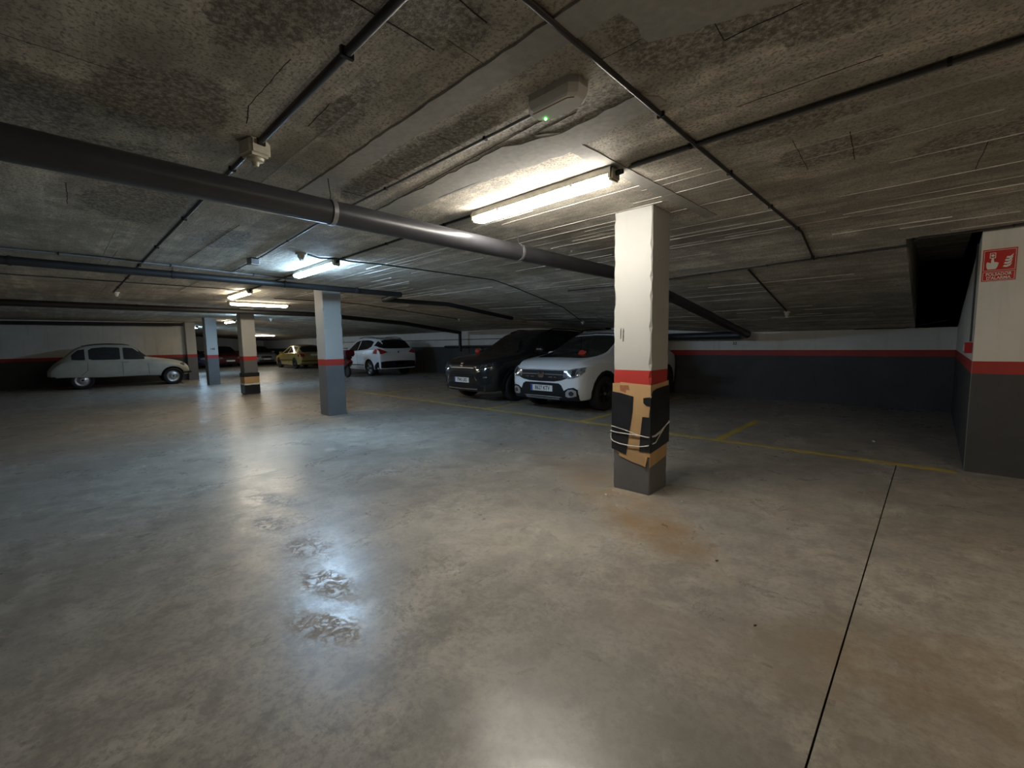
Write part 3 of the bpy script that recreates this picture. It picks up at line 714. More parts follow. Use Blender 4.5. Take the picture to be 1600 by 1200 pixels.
# ------------------------------------------------------------------ cars
def pchip(xs, ys, x):
    n = len(xs)
    if x <= xs[0]: return ys[0]
    if x >= xs[-1]: return ys[-1]
    h = [xs[i+1]-xs[i] for i in range(n-1)]; d = [(ys[i+1]-ys[i])/h[i] for i in range(n-1)]
    m = [0]*n; m[0] = d[0]; m[-1] = d[-1]
    for i in range(1, n-1):
        if d[i-1]*d[i] > 0:
            w1 = 2*h[i]+h[i-1]; w2 = h[i]+2*h[i-1]; m[i] = (w1+w2)/(w1/d[i-1]+w2/d[i])
    for i in range(n-1):
        if xs[i] <= x <= xs[i+1]:
            t = (x-xs[i])/h[i]
            return ys[i]*(2*t**3-3*t*t+1)+h[i]*m[i]*(t**3-2*t*t+t)+ys[i+1]*(-2*t**3+3*t*t)+h[i]*m[i+1]*(t**3-t*t)
def loft(keys, sub=4):
    """keys: rows x, zb, zs, zt, ws, wb, wt ordered nose to tail"""
    keys = sorted(keys); xs = [k[0] for k in keys]; bm = bmesh.new(); prev = None; st = []
    for i in range(len(xs)-1):
        for t in range(sub): st.append(xs[i]+(xs[i+1]-xs[i])*t/sub)
    st.append(xs[-1])
    for n_, x in enumerate(st):
        zb, zs, zt, ws, wbb, wt = [pchip(xs, [k[j] for k in keys], x) for j in range(1, 7)]
        hb = zs-zb; hg = zt-zs; r = min(.07, hg*.45)
        half = [(0, zb), (ws*.8, zb), (ws*.97, zb+.015), (ws, zb+.05*min(1, hb*3)), (ws+(wbb-ws)*.65, zb+.34*hb), (wbb, zb+.62*hb), (wbb*.998, zb+.82*hb), (wbb*.985, zs-.02*min(1, hb*3)), (wbb*.962, zs+.004)]
        w0 = wbb*.955
        for t in (.12, .4, .7): half.append((w0+(wt-w0)*t, zs+(zt-r-zs)*t))
        half += [(wt, zt-r), (wt-.018*min(1, r*20), zt-r*.55), (wt-.055*min(1, r*18), zt-r*.2), (wt*.72, zt-r*.05), (wt*.4, zt+.006), (0, zt+.012)]
        ring = [bm.verts.new((x, y, z)) for y, z in half]+[bm.verts.new((x, -y, z)) for y, z in half[-2:0:-1]]
        if prev:
            for k in range(len(ring)): bm.faces.new((prev[k], prev[(k+1) % len(ring)], ring[(k+1) % len(ring)], ring[k]))
        else: bm.faces.new(ring)
        prev = ring
    bm.faces.new(prev[::-1]); bmesh.ops.recalc_face_normals(bm, faces=bm.faces[:])
    return bm
VIEW = {'L': (Vector((0, -1, 0)), lambda a, b: Vector((a, 3, b))), 'R': (Vector((0, 1, 0)), lambda a, b: Vector((a, -3, b))),
        'F': (Vector((-1, 0, 0)), lambda a, b: Vector((5, a, b))), 'B': (Vector((1, 0, 0)), lambda a, b: Vector((-5, a, b))), 'T': (Vector((0, 0, -1)), lambda a, b: Vector((a, b, 4)))}
class Car:
    def __init__(s, name, label, loc, rz, keys, paint, wheels, wr, wy, rim='rim_silver', spokes=5, arch=True, rear_arch=True, group=None, cut_w=.24):
        s.t = thing(name, label, 'car', loc, rz, group); s.paint = paint
        bm = loft(keys); s.bvh = BVHTree.FromBMesh(bm)
        body = obj('body', bm, paint, s.t); s.body = body
        cb_ = bmesh.new()
        for i, wx in enumerate(wheels):
            if i == 1 and not rear_arch: continue
            for sg_ in (-1, 1):
                lathe(cb_, [(0, -.28), (wr+.055, -.28), (wr+.055, .28), (0, .28)], 28, Matrix.Translation((wx, sg_*(wy+.03), wr)) @ Matrix.Rotation(math.pi/2, 4, 'X'))
        bmesh.ops.recalc_face_normals(cb_, faces=cb_.faces[:])
        cut = obj('cut', cb_, 'black_plastic', s.t)
        md = body.modifiers.new('b', 'BOOLEAN'); md.operation = 'DIFFERENCE'; md.object = cut; md.solver = 'EXACT'
        bpy.context.view_layer.update()
        me = bpy.data.meshes.new_from_object(body.evaluated_get(bpy.context.evaluated_depsgraph_get()))
        body.modifiers.clear(); body.data = me
        me.materials.clear(); me.materials.append(M[paint]); bpy.data.objects.remove(cut)
        me.materials.append(M['black_plastic'])
        for p in me.polygons:
            c = p.center; p.material_index = 0
            for i, wx in enumerate(wheels):
                if (rear_arch or i == 0) and math.hypot(c.x-wx, c.z-wr) < wr+.0552 and abs(c.y) < wy+.14 and (abs(p.normal.y) < .5 or abs(c.y) < wy-.15): p.material_index = 1
        smooth_angle(body, 32)
        me.name = 'car_body'
        s.wheels = wheels; s.wr = wr; s.wy = wy
        tm = rm = hm = None
        for wx in wheels:
            for sd in (-1, 1):
                mt = Matrix.Translation((wx, sd*wy, wr)) @ Matrix.Rotation(-sd*math.pi/2, 4, 'X')
                if not tm:
                    b = bmesh.new(); r = wr; ri = wr*.66
                    lathe(b, [(ri-.03, -.10), (ri, -.10), (r*.9, -.105), (r*.97, -.095), (r, -.07), (r, .07), (r*.97, .095), (r*.9, .105), (ri, .092), (ri-.02, .07), (ri-.03, -.10)], 32)
                    bmesh.ops.recalc_face_normals(b, faces=b.faces[:]); tm = bpy.data.meshes.new('tyre'); b.to_mesh(tm); b.free(); tm.materials.append(M['tyre'])
                    for p in tm.polygons: p.use_smooth = True
                    b = bmesh.new()
                    lathe(b, [(ri-.012, .085), (ri+.004, .09), (ri-.006, .065), (ri-.03, .02), (.05, .015), (0, .015)], 28)
                    if spokes:
                        for k in range(spokes):
                            a = k*2*math.pi/spokes
                            for da in (-.17, .17):
                                m2 = Matrix.Rotation(a+da*.55, 4, 'Z')
                                v_ = box(b, .03, ri-.005, -.016, .016, .045, .075)
                                for q in v_:
                                    if q.co.x > .1: q.co.z += .006; q.co.y *= 1.3
                                bmesh.ops.transform(b, matrix=m2, verts=v_)
                    else:
                        lathe(b, [(0, .085), (.06, .085), (.09, .07), (ri*.75, .055), (ri*.9, .06), (ri*.95, .03)], 28)
                    bmesh.ops.recalc_face_normals(b, faces=b.faces[:]); rm = bpy.data.meshes.new('rim'); b.to_mesh(rm); b.free(); rm.materials.append(M[rim])
                    b = bmesh.new(); lathe(b, [(0, .092), (.022, .092), (.034, .084), (.036, .06), (0, .06)], 16); bmesh.ops.recalc_face_normals(b, faces=b.faces[:]); hm = bpy.data.meshes.new('hub'); b.to_mesh(hm); b.free(); hm.materials.append(M['chrome' if rim != 'rim_silver' else 'rim_black'])
                w = bpy.data.objects.new('wheel', tm); COL.objects.link(w); w.parent = s.t; w.matrix_local = mt
                for nm, mm in (('rim', rm), ('hub_cap', hm)):
                    q = bpy.data.objects.new(nm, mm); COL.objects.link(q); q.parent = w
    def hit(s, view, a, b):
        d, of = VIEW[view]; o = of(a, b); h = s.bvh.ray_cast(o, d)
        if h[0] is None:
            h = s.bvh.find_nearest(o+d*(2.2 if view in 'LRT' else 3.0))
        n = h[1]
        if n.dot(d) > 0: n = -n
        return h[0], n
    def patch(s, name, view, cols, mat, off=.005, rows=4, parent=None, sub=4, th=.008, label=None):
        bm = bmesh.new(); g = []; cc = []
        for c0, c1 in zip(cols, cols[1:]):
            for k in range(sub): cc.append(tuple(c0[i]+(c1[i]-c0[i])*k/sub for i in range(3)))
        cc.append(cols[-1])
        for a, lo, hi in cc:
            colv = []
            for r in range(rows+1):
                p, n = s.hit(view, *((a, lo+(hi-lo)*r/rows)))
                colv.append((bm.verts.new(p+n*off), bm.verts.new(p+n*(off-th))))
            g.append(colv)
        R = rows
        for i in range(len(g)-1):
            for r in range(R):
                bm.faces.new((g[i][r][0], g[i+1][r][0], g[i+1][r+1][0], g[i][r+1][0])); bm.faces.new((g[i][r][1], g[i][r+1][1], g[i+1][r+1][1], g[i+1][r][1]))
            for r in (0, R): bm.faces.new((g[i][r][0], g[i][r][1], g[i+1][r][1], g[i+1][r][0]))
        for i in (0, len(g)-1):
            for r in range(R): bm.faces.new((g[i][r][0], g[i][r+1][0], g[i][r+1][1], g[i][r][1]))
        bmesh.ops.remove_doubles(bm, verts=bm.verts[:], dist=.0004)
        o = smooth_angle(obj(name, bm, mat, parent or s.t), 40)
        if label: o['label'] = label
        return o
    def both(s, name, cols, mat, **k): return [s.patch(name, v_, cols, mat, **k) for v_ in 'LR']
    def mirror_cols(s, name, view, cols, mat, **k):
        a = s.patch(name, view, cols, mat, **k); b = s.patch(name, view, [(-c[0], c[1], c[2]) for c in cols], mat, **k); return a, b
    def strip(s, name, view, pts, w, mat='black_plastic', off=.002, parent=None):
        bm = bmesh.new(); prev = None; P = []
        for a, b in zip(pts, pts[1:]):
            for k in range(5): P.append((a[0]+(b[0]-a[0])*k/5, a[1]+(b[1]-a[1])*k/5))
        P.append(pts[-1])
        for i, p in enumerate(P):
            q = P[min(i+1, len(P)-1)]; o = P[max(i-1, 0)]; d = Vector((q[0]-o[0], q[1]-o[1])).normalized(); nn = Vector((-d.y, d.x))*w/2
            h1, n1 = s.hit(view, p[0]+nn.x, p[1]+nn.y); h2, n2 = s.hit(view, p[0]-nn.x, p[1]-nn.y)
            cur = [bm.verts.new(h1+n1*off), bm.verts.new(h2+n2*off), bm.verts.new(h2-n2*.006), bm.verts.new(h1-n1*.006)]
            if prev:
                for k in range(4): bm.faces.new((prev[k], prev[(k+1) % 4], cur[(k+1) % 4], cur[k]))
            else: bm.faces.new(cur)
            prev = cur
        bm.faces.new(prev[::-1]); return obj(name, bm, mat, parent or s.t)
    def plate(s, view, z, txt, w=.52, h=.112, tilt=0, squeeze=.82):
        sgn_ = 1 if view == 'F' else -1
        x = max(sgn_*s.hit(view, y, zz)[0].x for y in (-.2, 0, .2) for zz in (z-h/2, z, z+h/2))*sgn_
        mt = frame((x+sgn_*.004, 0, z), (0, sgn_, 0), (0, 0, 1))
        p = plate('number_plate', [(-w/2, -h/2), (w/2, -h/2), (w/2, h/2), (-w/2, h/2)], .008, mt, 'plate_white', s.t)
        plate('blue_strip', [(-w/2+.002, -h/2+.002), (-w/2+.045, -h/2+.002), (-w/2+.045, h/2-.002), (-w/2+.002, h/2-.002)], .0012, mt @ Matrix.Translation((0, 0, .008)), 'plate_blue', p)
        if txt: text('plate_number', txt, .105, mt @ Matrix.Translation((.024, 0, .0088)), 'ink_black', p, .0012, squeeze)
        return p
    def mirror(s, x, y, z, mat, sc=(.085, .11, .075)):
        out = []
        for sd in (-1, 1):
            bm = bmesh.new(); bmesh.ops.create_uvsphere(bm, u_segments=16, v_segments=10, radius=1)
            for v_ in bm.verts:
                c = v_.co; k = .75 if c.x > 0 else .35
                v_.co = Vector((x+c.x*sc[0]*k, sd*(y+c.y*sc[1]), z+max(-.8, min(.85, c.z*1.15))*sc[2]))
            m = smooth_angle(obj('wing_mirror', bm, mat, s.t), 50)
            tubeo('mirror_arm', [(x+.01, sd*(y-.14), z-.05), (x, sd*(y-.05), z-.02)], .022, 'black_plastic', m, 8); out.append(m)
        return out
    def handle(s, xs, z, mat):
        for x in xs:
            for v_ in 'LR': s.patch('door_handle', v_, [(x-.09, z-.012, z+.016), (x+.09, z-.008, z+.018)], mat, off=.028, rows=2, th=.034, sub=3)
    def arch(s, mat, w=.055, wheels=None, rear=True, a0=-10, a1=190, extra=.05):
        for wx in (wheels or s.wheels):
            for v_ in 'LR':
                pts = [(wx+(s.wr+extra+w/2)*math.cos(math.radians(a)), s.wr+(s.wr+extra+w/2)*math.sin(math.radians(a))) for a in range(a0, a1+1, 20)]
                s.strip('wheel_arch_trim', v_, pts, w, mat, .008)

PI = math.pi
# --- white hatchback with raised suspension, nose towards the aisle
k_step = [(2.13, .42, .60, .68, .42, .50, .40), (2.10, .27, .68, .79, .64, .68, .56), (2.03, .235, .76, .87, .76, .79, .66), (1.85, .235, .85, .955, .82, .855, .74), (1.3, .25, .92, 1.03, .83, .875, .77),
          (.98, .25, .955, 1.09, .83, .88, .76), (.82, .25, .965, 1.16, .83, .88, .72), (.10, .25, .985, 1.49, .83, .88, .60), (-.35, .25, 1.0, 1.545, .83, .88, .60), (-1.0, .25, 1.01, 1.53, .83, .875, .59), (-1.5, .26, 1.01, 1.47, .83, .86, .57),
          (-1.72, .28, .99, 1.30, .82, .84, .58), (-1.88, .30, .92, 1.02, .78, .80, .62), (-1.95, .40, .75, .85, .6, .65, .5)]
cw = Car('hatchback_car', 'white hatchback with black wheels parked nose out beside the nearest pillar', W(-4.04, 4.8+2.13/H), -PI/2, k_step, 'paint_white', (1.30, -1.29), .325, .775, 'rim_black')
cw.patch('windscreen', 'F', [(-.66, 1.02, 1.10), (-.60, 1.00, 1.38), (-.50, .995, 1.46), (0, 1.005, 1.485), (.50, .995, 1.46), (.60, 1.00, 1.38), (.66, 1.02, 1.10)], 'glass_dark', rows=6)
cw.both('side_window', [(.58, 1.0, 1.06), (.30, 1.0, 1.27), (.05, 1.01, 1.40), (-.28, 1.02, 1.44)], 'glass_dark'); cw.both('side_window', [(-.34, 1.02, 1.44), (-.8, 1.03, 1.44), (-1.12, 1.05, 1.40), (-1.2, 1.1, 1.32)], 'glass_dark')
cw.patch('rear_window', 'B', [(-.55, 1.1, 1.35), (0, 1.08, 1.42), (.55, 1.1, 1.35)], 'glass_dark')
gr = cw.patch('grille', 'F', [(-.62, .665, .78), (-.46, .61, .785), (-.3, .585, .785), (0, .58, .785), (.3, .585, .785), (.46, .61, .785), (.62, .665, .78)], 'black_plastic', off=.006)
for y in (.22, .34): 
    for sd in (-1, 1): cw.patch('grille_bar', 'F', [(sd*(y-.045), .655, .672), (sd*(y+.045), .655, .672)], 'chrome', off=.012, rows=1, parent=gr)
cw.strip('grille_slat', 'F', [(-.5, .71), (0, .715), (.5, .71)], .012, 'conduit_grey', .010, gr)
eb = cw.hit('F', 0, .70)[0]
plate('emblem', [(-.075, .05), (-.03, .05), (-.03, .02), (.03, .02), (.03, .05), (.075, .05), (.068, -.03), (.045, -.05), (-.045, -.05), (-.068, -.03)], .012, frame((eb.x+.012, 0, .70), (0, 1, 0), (0, 0, 1)), 'chrome', cw.t)
for v_ in (1, -1):
    hl = cw.patch('headlight', 'F', [(v_*.50, .665, .785), (v_*.60, .645, .80), (v_*.70, .655, .82), (v_*.78, .69, .83), (v_*.83, .76, .84)], 'lamp_clear', off=.010, label='clear headlight')
    cw.patch('lamp_bezel', 'F', [(v_*.655, .69, .79), (v_*.72, .70, .80)], 'lamp_dark', off=.014, rows=2, parent=hl); cw.patch('indicator', 'F', [(v_*.53, .67, .70), (v_*.61, .67, .71)], 'chrome', off=.014, rows=2, parent=hl)
cw.patch('lower_grille', 'F', [(-.56, .25, .33), (-.46, .25, .52), (-.40, .25, .555), (0, .25, .56), (.40, .25, .555), (.46, .25, .52), (.56, .25, .33)], 'black_plastic', off=.006)
cw.patch('skid_plate', 'F', [(-.40, .262, .292), (0, .255, .285), (.40, .262, .292)], 'steel_band', off=.016, rows=2)
cw.patch('bumper_lip', 'F', [(-.77, .26, .36), (-.70, .25, .34), (-.5, .245, .30), (.5, .245, .30), (.70, .25, .34), (.77, .26, .36)], 'black_plastic', off=.008, rows=6, sub=8, th=.02)
for v_ in (1, -1):
    cw.patch('fog_cladding', 'F', [(v_*.50, .27, .42), (v_*.60, .26, .475), (v_*.70, .26, .49), (v_*.765, .27, .45)], 'black_plastic', off=.010, rows=10, sub=8, th=.02)
    fs = cw.patch('fog_surround', 'F', [(v_*.55, .33, .40), (v_*.60, .31, .45), (v_*.68, .32, .46), (v_*.74, .34, .43)], 'rim_silver', off=.016, rows=8, sub=6); 
    cw.patch('fog_lamp', 'F', [(v_*.615, .36, .40), (v_*.65, .34, .425), (v_*.675, .345, .42), (v_*.70, .37, .40)], 'lamp_dark', off=.022, parent=fs)
cw.plate('F', .455, '8627 KTV')
cw.arch('black_plastic', .06); cw.mirror(.62, .95, 1.03, 'paint_white'); cw.handle((-.18, -1.0), .88, 'paint_white')
for v_ in 'LR':
    cw.strip('door_seam', v_, [(.72, .40), (.68, .96)], .008); cw.strip('door_seam', v_, [(-.32, .38), (-.32, 1.0)], .008); cw.strip('sill_trim', v_, [(.88, .31), (-.88, .31)], .07, 'black_plastic', .006)
cw.strip('wiper', 'F', [(-.30, 1.03), (.25, 1.10)], .014, 'black_plastic', .02); cw.strip('bonnet_seam', 'F', [(-.72, .80), (-.3, .795), (.3, .795), (.72, .80)], .006)
for v_ in (1, -1):
    pt = [(x, v_*.56, pchip([k[0] for k in sorted(k_step)], [k[3] for k in sorted(k_step)], x)+.035) for x in (.0, -.4, -.9, -1.35)]
    tubeo('roof_rail', [(.08, v_*.57, 1.47)]+pt+[(-1.45, v_*.56, 1.46)], .014, 'black_plastic', cw.t, 8)
wp, wn = cw.hit('F', .30, 1.045)
lf = tag(plate('leaflet', [(-.10, -.045), (.02, -.055), (.09, -.03), (.10, .03), (.04, .04), (-.02, .075), (-.09, .06)], .004, cw.t.matrix_basis @ frame(wp+wn*.035, (.1, 1, .06), (-.6, 0, .75)), 'leaflet_red'), 'crumpled red leaflet under the wiper of the white hatchback', 'leaflet')

# --- black SUV
k_suv = [(2.18, .45, .62, .74, .36, .44, .34), (2.14, .28, .71, .83, .56, .62, .48), (2.06, .24, .79, .895, .70, .745, .60), (1.85, .24, .88, .965, .84, .875, .74), (1.3, .26, .95, 1.025, .88, .92, .79), (.98, .26, .99, 1.075, .88, .92, .77), (.80, .26, 1.01, 1.16, .88, .92, .74),
         (.05, .26, 1.05, 1.56, .88, .92, .63), (-.4, .26, 1.06, 1.62, .88, .92, .63), (-1.2, .26, 1.08, 1.60, .88, .92, .62), (-1.75, .28, 1.08, 1.53, .87, .90, .60), (-1.98, .30, 1.05, 1.30, .86, .88, .62), (-2.12, .33, .98, 1.06, .82, .84, .66), (-2.18, .45, .75, .88, .6, .65, .5)]
cs = Car('suv_car', 'black SUV parked nose out beside the white hatchback', W(-5.80, 4.80+2.18/H), -PI/2-.02, k_suv, 'paint_black', (1.31, -1.32), .345, .80, 'rim_black')
cs.patch('windscreen', 'F', [(-.70, 1.08, 1.15), (-.62, 1.07, 1.45), (-.52, 1.065, 1.53), (0, 1.075, 1.555), (.52, 1.065, 1.53), (.62, 1.07, 1.45), (.70, 1.08, 1.15)], 'glass_dark', rows=6)
cs.both('side_window', [(.52, 1.06, 1.12), (.25, 1.07, 1.34), (0, 1.08, 1.46), (-.3, 1.09, 1.50)], 'glass_dark'); cs.both('side_window', [(-.36, 1.09, 1.50), (-.9, 1.10, 1.51), (-1.2, 1.11, 1.48)], 'glass_dark'); cs.both('side_window', [(-1.26, 1.12, 1.47), (-1.5, 1.15, 1.44), (-1.7, 1.22, 1.36)], 'glass_dark')
cs.patch('rear_window', 'B', [(-.58, 1.15, 1.42), (0, 1.14, 1.50), (.58, 1.15, 1.42)], 'glass_dark')
g2 = cs.patch('grille', 'F', [(-.46, .66, .76), (-.38, .56, .79), (0, .54, .80), (.38, .56, .79), (.46, .66, .76)], 'black_plastic', off=.006)
cs.strip('grille_chrome', 'F', [(-.40, .765), (0, .77), (.40, .765)], .012, 'steel_band', .010, g2)
for z in (.60, .65, .70): cs.strip('grille_slat', 'F', [(-.38, z), (0, z-.01), (.38, z)], .014, 'rim_black', .014, g2)
for v_ in (1, -1):
    hl = cs.patch('headlight', 'F', [(v_*.48, .72, .78), (v_*.62, .715, .84), (v_*.76, .74, .875), (v_*.825, .81, .88)], 'lamp_dark', off=.010, label='slim dark headlight')
    cs.strip('light_strip', 'F', [(v_*.49, .735), (v_*.66, .74), (v_*.80, .79)], .012, 'chrome', .016, hl)
    for y in (.60, .68): cs.patch('lamp_lens', 'F', [(v_*(y-.022), .785, .825), (v_*(y+.022), .79, .83)], 'chrome', off=.016, rows=2, parent=hl)
    cs.patch('air_intake', 'F', [(v_*.58, .42, .56), (v_*.70, .40, .60), (v_*.80, .44, .60)], 'black_plastic', off=.005); cs.patch('fog_lamp', 'F', [(v_*.66, .56, .585), (v_*.73, .565, .59)], 'chrome', off=.012, rows=2)
    cs.strip('chrome_flash', 'F', [(v_*.44, .60), (v_*.50, .50)], .014, 'chrome', .012)
cs.patch('lower_grille', 'F', [(-.62, .28, .36), (-.42, .27, .44), (0, .26, .45), (.42, .27, .44), (.62, .28, .36)], 'black_plastic', off=.006); cs.strip('lower_trim', 'F', [(-.5, .31), (0, .30), (.5, .31)], .02, 'steel_band', .012)
cs.plate('F', .50, '7943 LKS')
eb = cs.hit('F', 0, .835)[0]
for dz, sx in ((.028, 1), (-.028, -1)):
    plate('emblem', [(sx*-.045, dz-.012), (sx*.01, dz-.020), (sx*.05, dz+.004), (sx*.055, dz+.020), (sx*.01, dz+.012), (sx*-.03, dz+.014)], .010, frame((eb.x+.012, 0, .835), (0, 1, 0), (-.35, 0, .94)), 'chrome', cs.t)
mm = cs.mirror(.70, 1.03, 1.13, 'paint_black', (.09, .12, .085)); cs.handle((-.22, -1.05), .93, 'paint_black'); cs.arch('black_plastic', .05)
bm = bmesh.new(); bmesh.ops.create_uvsphere(bm, u_segments=14, v_segments=8, radius=1)
for v_ in bm.verts: v_.co = Vector((.76+v_.co.x*.06, -1.08+v_.co.y*.095, 1.10+v_.co.z*.08))
o = smooth_angle(obj('mirror_cover', bm, 'leaflet_red', mm[0])); o['label'] = 'red cover on the mirror'
for v_ in 'LR': cs.strip('door_seam', v_, [(.72, .42), (.66, 1.03)], .008); cs.strip('door_seam', v_, [(-.34, .40), (-.34, 1.06)], .008); cs.strip('sill_trim', v_, [(.9, .33), (-.9, .33)], .08, 'black_plastic', .006); cs.strip('window_chrome', v_, [(.56, 1.045), (-.3, 1.075), (-1.6, 1.10)], .014, 'chrome', .008)
for v_ in (1, -1): tubeo('roof_rail', [(.0, v_*.60, 1.56), (-.3, v_*.59, 1.63), (-1.2, v_*.58, 1.62), (-1.6, v_*.58, 1.56)], .015, 'black_plastic', cs.t, 8)

# --- white crossover, tail towards us
k_cro = [(2.18, .45, .62, .72, .45, .55, .42), (2.10, .26, .74, .90, .74, .78, .60), (1.95, .24, .86, 1.00, .84, .86, .70), (1.4, .25, .96, 1.10, .88, .91, .78), (1.05, .25, 1.0, 1.17, .88, .915, .76), (.88, .25, 1.0, 1.25, .88, .915, .72), (.15, .25, 1.04, 1.58, .88, .915, .62), (-.3, .25, 1.06, 1.63, .88, .915, .62),
         (-1.1, .25, 1.10, 1.61, .88, .915, .61), (-1.65, .26, 1.12, 1.55, .88, .91, .59), (-1.88, .28, 1.12, 1.42, .87, .90, .62), (-2.05, .30, 1.07, 1.16, .86, .88, .70), (-2.15, .30, .95, 1.02, .82, .85, .70), (-2.19, .38, .72, .84, .66, .7, .55)]
cx_ = Car('crossover_car', 'white crossover seen from behind with red tail lamp, past the mid pillar', W(-12.55, 7.72)+Vector((-2.19, 0, 0)), PI, k_cro, 'paint_white', (1.31, -1.30), .335, .80, 'rim_silver')
cx_.both('side_window', [(.62, 1.03, 1.09), (.35, 1.04, 1.32), (.10, 1.06, 1.46), (-.25, 1.08, 1.51)], 'glass_dark'); cx_.both('side_window', [(-.31, 1.08, 1.51), (-.8, 1.11, 1.52), (-1.15, 1.14, 1.49), (-1.38, 1.24, 1.43)], 'glass_dark')
cx_.patch('rear_window', 'B', [(-.76, 1.20, 1.27), (-.62, 1.16, 1.45), (-.4, 1.15, 1.51), (0, 1.15, 1.53), (.4, 1.15, 1.51), (.62, 1.16, 1.45), (.76, 1.20, 1.27)], 'glass_dark', off=.010, rows=5)
cx_.patch('windscreen', 'F', [(-.68, 1.10, 1.2), (-.55, 1.08, 1.5), (0, 1.09, 1.55), (.55, 1.08, 1.5), (.68, 1.10, 1.2)], 'glass_dark')
for v_ in (1, -1):
    cx_.patch('tail_lamp', 'B', [(v_*.52, .99, 1.01), (v_*.64, .96, 1.07), (v_*.76, .93, 1.13), (v_*.845, .93, 1.16)], 'lamp_red', off=.012, label='red tail lamp')
for v_ in 'LR': cx_.patch('tail_lamp', v_, [(-1.70, .95, 1.02), (-1.85, .94, 1.13), (-1.98, .94, 1.13)], 'lamp_red', off=.010, label='red tail lamp')
cx_.patch('rear_bumper', 'B', [(-.88, .30, .60), (-.6, .28, .63), (0, .27, .64), (.6, .28, .63), (.88, .30, .60)], 'black_plastic', off=.012, rows=5)
for v_ in 'LR': cx_.patch('rear_bumper', v_, [(-1.76, .30, .44), (-1.95, .30, .58), (-2.08, .32, .60)], 'black_plastic', off=.012)
cx_.plate('B', .54, None); eb = cx_.hit('B', 0, 1.02)[0]
plate('emblem', [(-.03, -.04), (.0, -.05), (.03, -.03), (.02, .0), (.035, .035), (.01, .05), (-.02, .04), (-.04, .02), (-.02, .0)], .008, frame((eb.x-.012, 0, 1.0), (0, -1, 0), (0, 0, 1)), 'chrome', cx_.t)
cx_.mirror(.66, 1.0, 1.10, 'paint_white'); cx_.handle((-.18, -1.0), .96, 'chrome'); 
for v_ in 'LR': cx_.strip('door_seam', v_, [(.74, .40), (.70, 1.0)], .008); cx_.strip('door_seam', v_, [(-.29, .36), (-.29, 1.06)], .008); cx_.strip('rubbing_strip', v_, [(.85, .46), (-.85, .46)], .035, 'black_plastic', .010)
for v_ in (1, -1): tubeo('roof_rail', [(.0, v_*.58, 1.60), (-.3, v_*.57, 1.655), (-1.1, v_*.56, 1.645), (-1.5, v_*.56, 1.58)], .014, 'black_plastic', cx_.t, 8)

# --- plain hatchbacks, shared shape
k_hat = [(2.08, .40, .55, .62, .45, .55, .42), (2.02, .24, .63, .74, .70, .74, .58), (1.85, .21, .70, .82, .80, .82, .68), (1.3, .21, .80, .92, .83, .85, .74), (.95, .21, .85, .98, .83, .85, .73), (.80, .21, .86, 1.04, .83, .85, .70), (.05, .21, .90, 1.37, .83, .855, .57), (-.4, .21, .91, 1.405, .83, .855, .57),
         (-1.2, .21, .93, 1.37, .83, .85, .56), (-1.65, .23, .93, 1.25, .82, .84, .56), (-1.9, .26, .90, 1.00, .80, .82, .62), (-2.02, .28, .82, .92, .76, .79, .62), (-2.08, .38, .62, .72, .6, .65, .5)]
def hatch(label, loc, rz, paint, rim='rim_silver'):
    c = Car('hatchback_car', label, loc, rz, k_hat, paint, (1.27, -1.27), .30, .75, rim)
    c.both('side_window', [(.52, .89, .96), (.25, .90, 1.14), (.02, .91, 1.27), (-.28, .92, 1.31)], 'glass_dark'); c.both('side_window', [(-.34, .93, 1.31), (-.8, .94, 1.31), (-1.15, .96, 1.27), (-1.3, 1.02, 1.2)], 'glass_dark')
    c.patch('rear_window', 'B', [(-.62, .98, 1.16), (-.5, .975, 1.29), (0, .975, 1.32), (.5, .975, 1.29), (.62, .98, 1.16)], 'glass_dark', off=.01, rows=5)
    c.patch('windscreen', 'F', [(-.64, .93, 1.02), (-.52, .91, 1.30), (0, .92, 1.345), (.52, .91, 1.30), (.64, .93, 1.02)], 'glass_dark', rows=5)
    for v_ in (1, -1):
        c.patch('tail_lamp', 'B', [(v_*.55, .72, .86), (v_*.68, .71, .88), (v_*.77, .72, .88)], 'lamp_red', off=.012, label='red tail lamp'); c.patch('headlight', 'F', [(v_*.42, .58, .66), (v_*.58, .575, .69), (v_*.72, .60, .72)], 'lamp_clear', off=.010, label='clear headlight')
    for v_ in 'LR': c.patch('tail_lamp', v_, [(-1.80, .73, .85), (-1.98, .72, .86)], 'lamp_red', off=.01, label='red tail lamp'); c.strip('door_seam', v_, [(.70, .34), (.66, .86)], .008); c.strip('door_seam', v_, [(-.31, .30), (-.31, .92)], .008); c.strip('rubbing_strip', v_, [(1.0, .50), (-1.0, .52)], .03, 'black_plastic', .008)
    c.patch('grille', 'F', [(-.36, .53, .63), (0, .52, .65), (.36, .53, .63)], 'black_plastic', off=.008); c.patch('lower_grille', 'F', [(-.5, .27, .36), (0, .26, .37), (.5, .27, .36)], 'black_plastic', off=.008)
    c.strip('bumper_trim', 'B', [(-.72, .46), (0, .45), (.72, .46)], .05, 'black_plastic', .012); c.plate('B', .80, None); c.plate('F', .43, None)
    c.mirror(.58, .93, .95, paint); c.handle((-.20, -.98), .80, paint); return c
hatch('gold hatchback in the distance left of the mid pillar', W(-20.1, 8.05)+Vector((-2.08, 0, 0)), PI, 'paint_gold', 'rim_black')
hatch('silver car parked far back beside the padded pillar', W(-26.9, 8.15)+Vector((-2.08, 0, 0)), 0, 'paint_silver')
hatch('dark maroon car far back between the blue lit pillar and the padded pillar', W(-25.9, 6.15)+Vector((-2.08, 0, 0)), 0, 'paint_red')
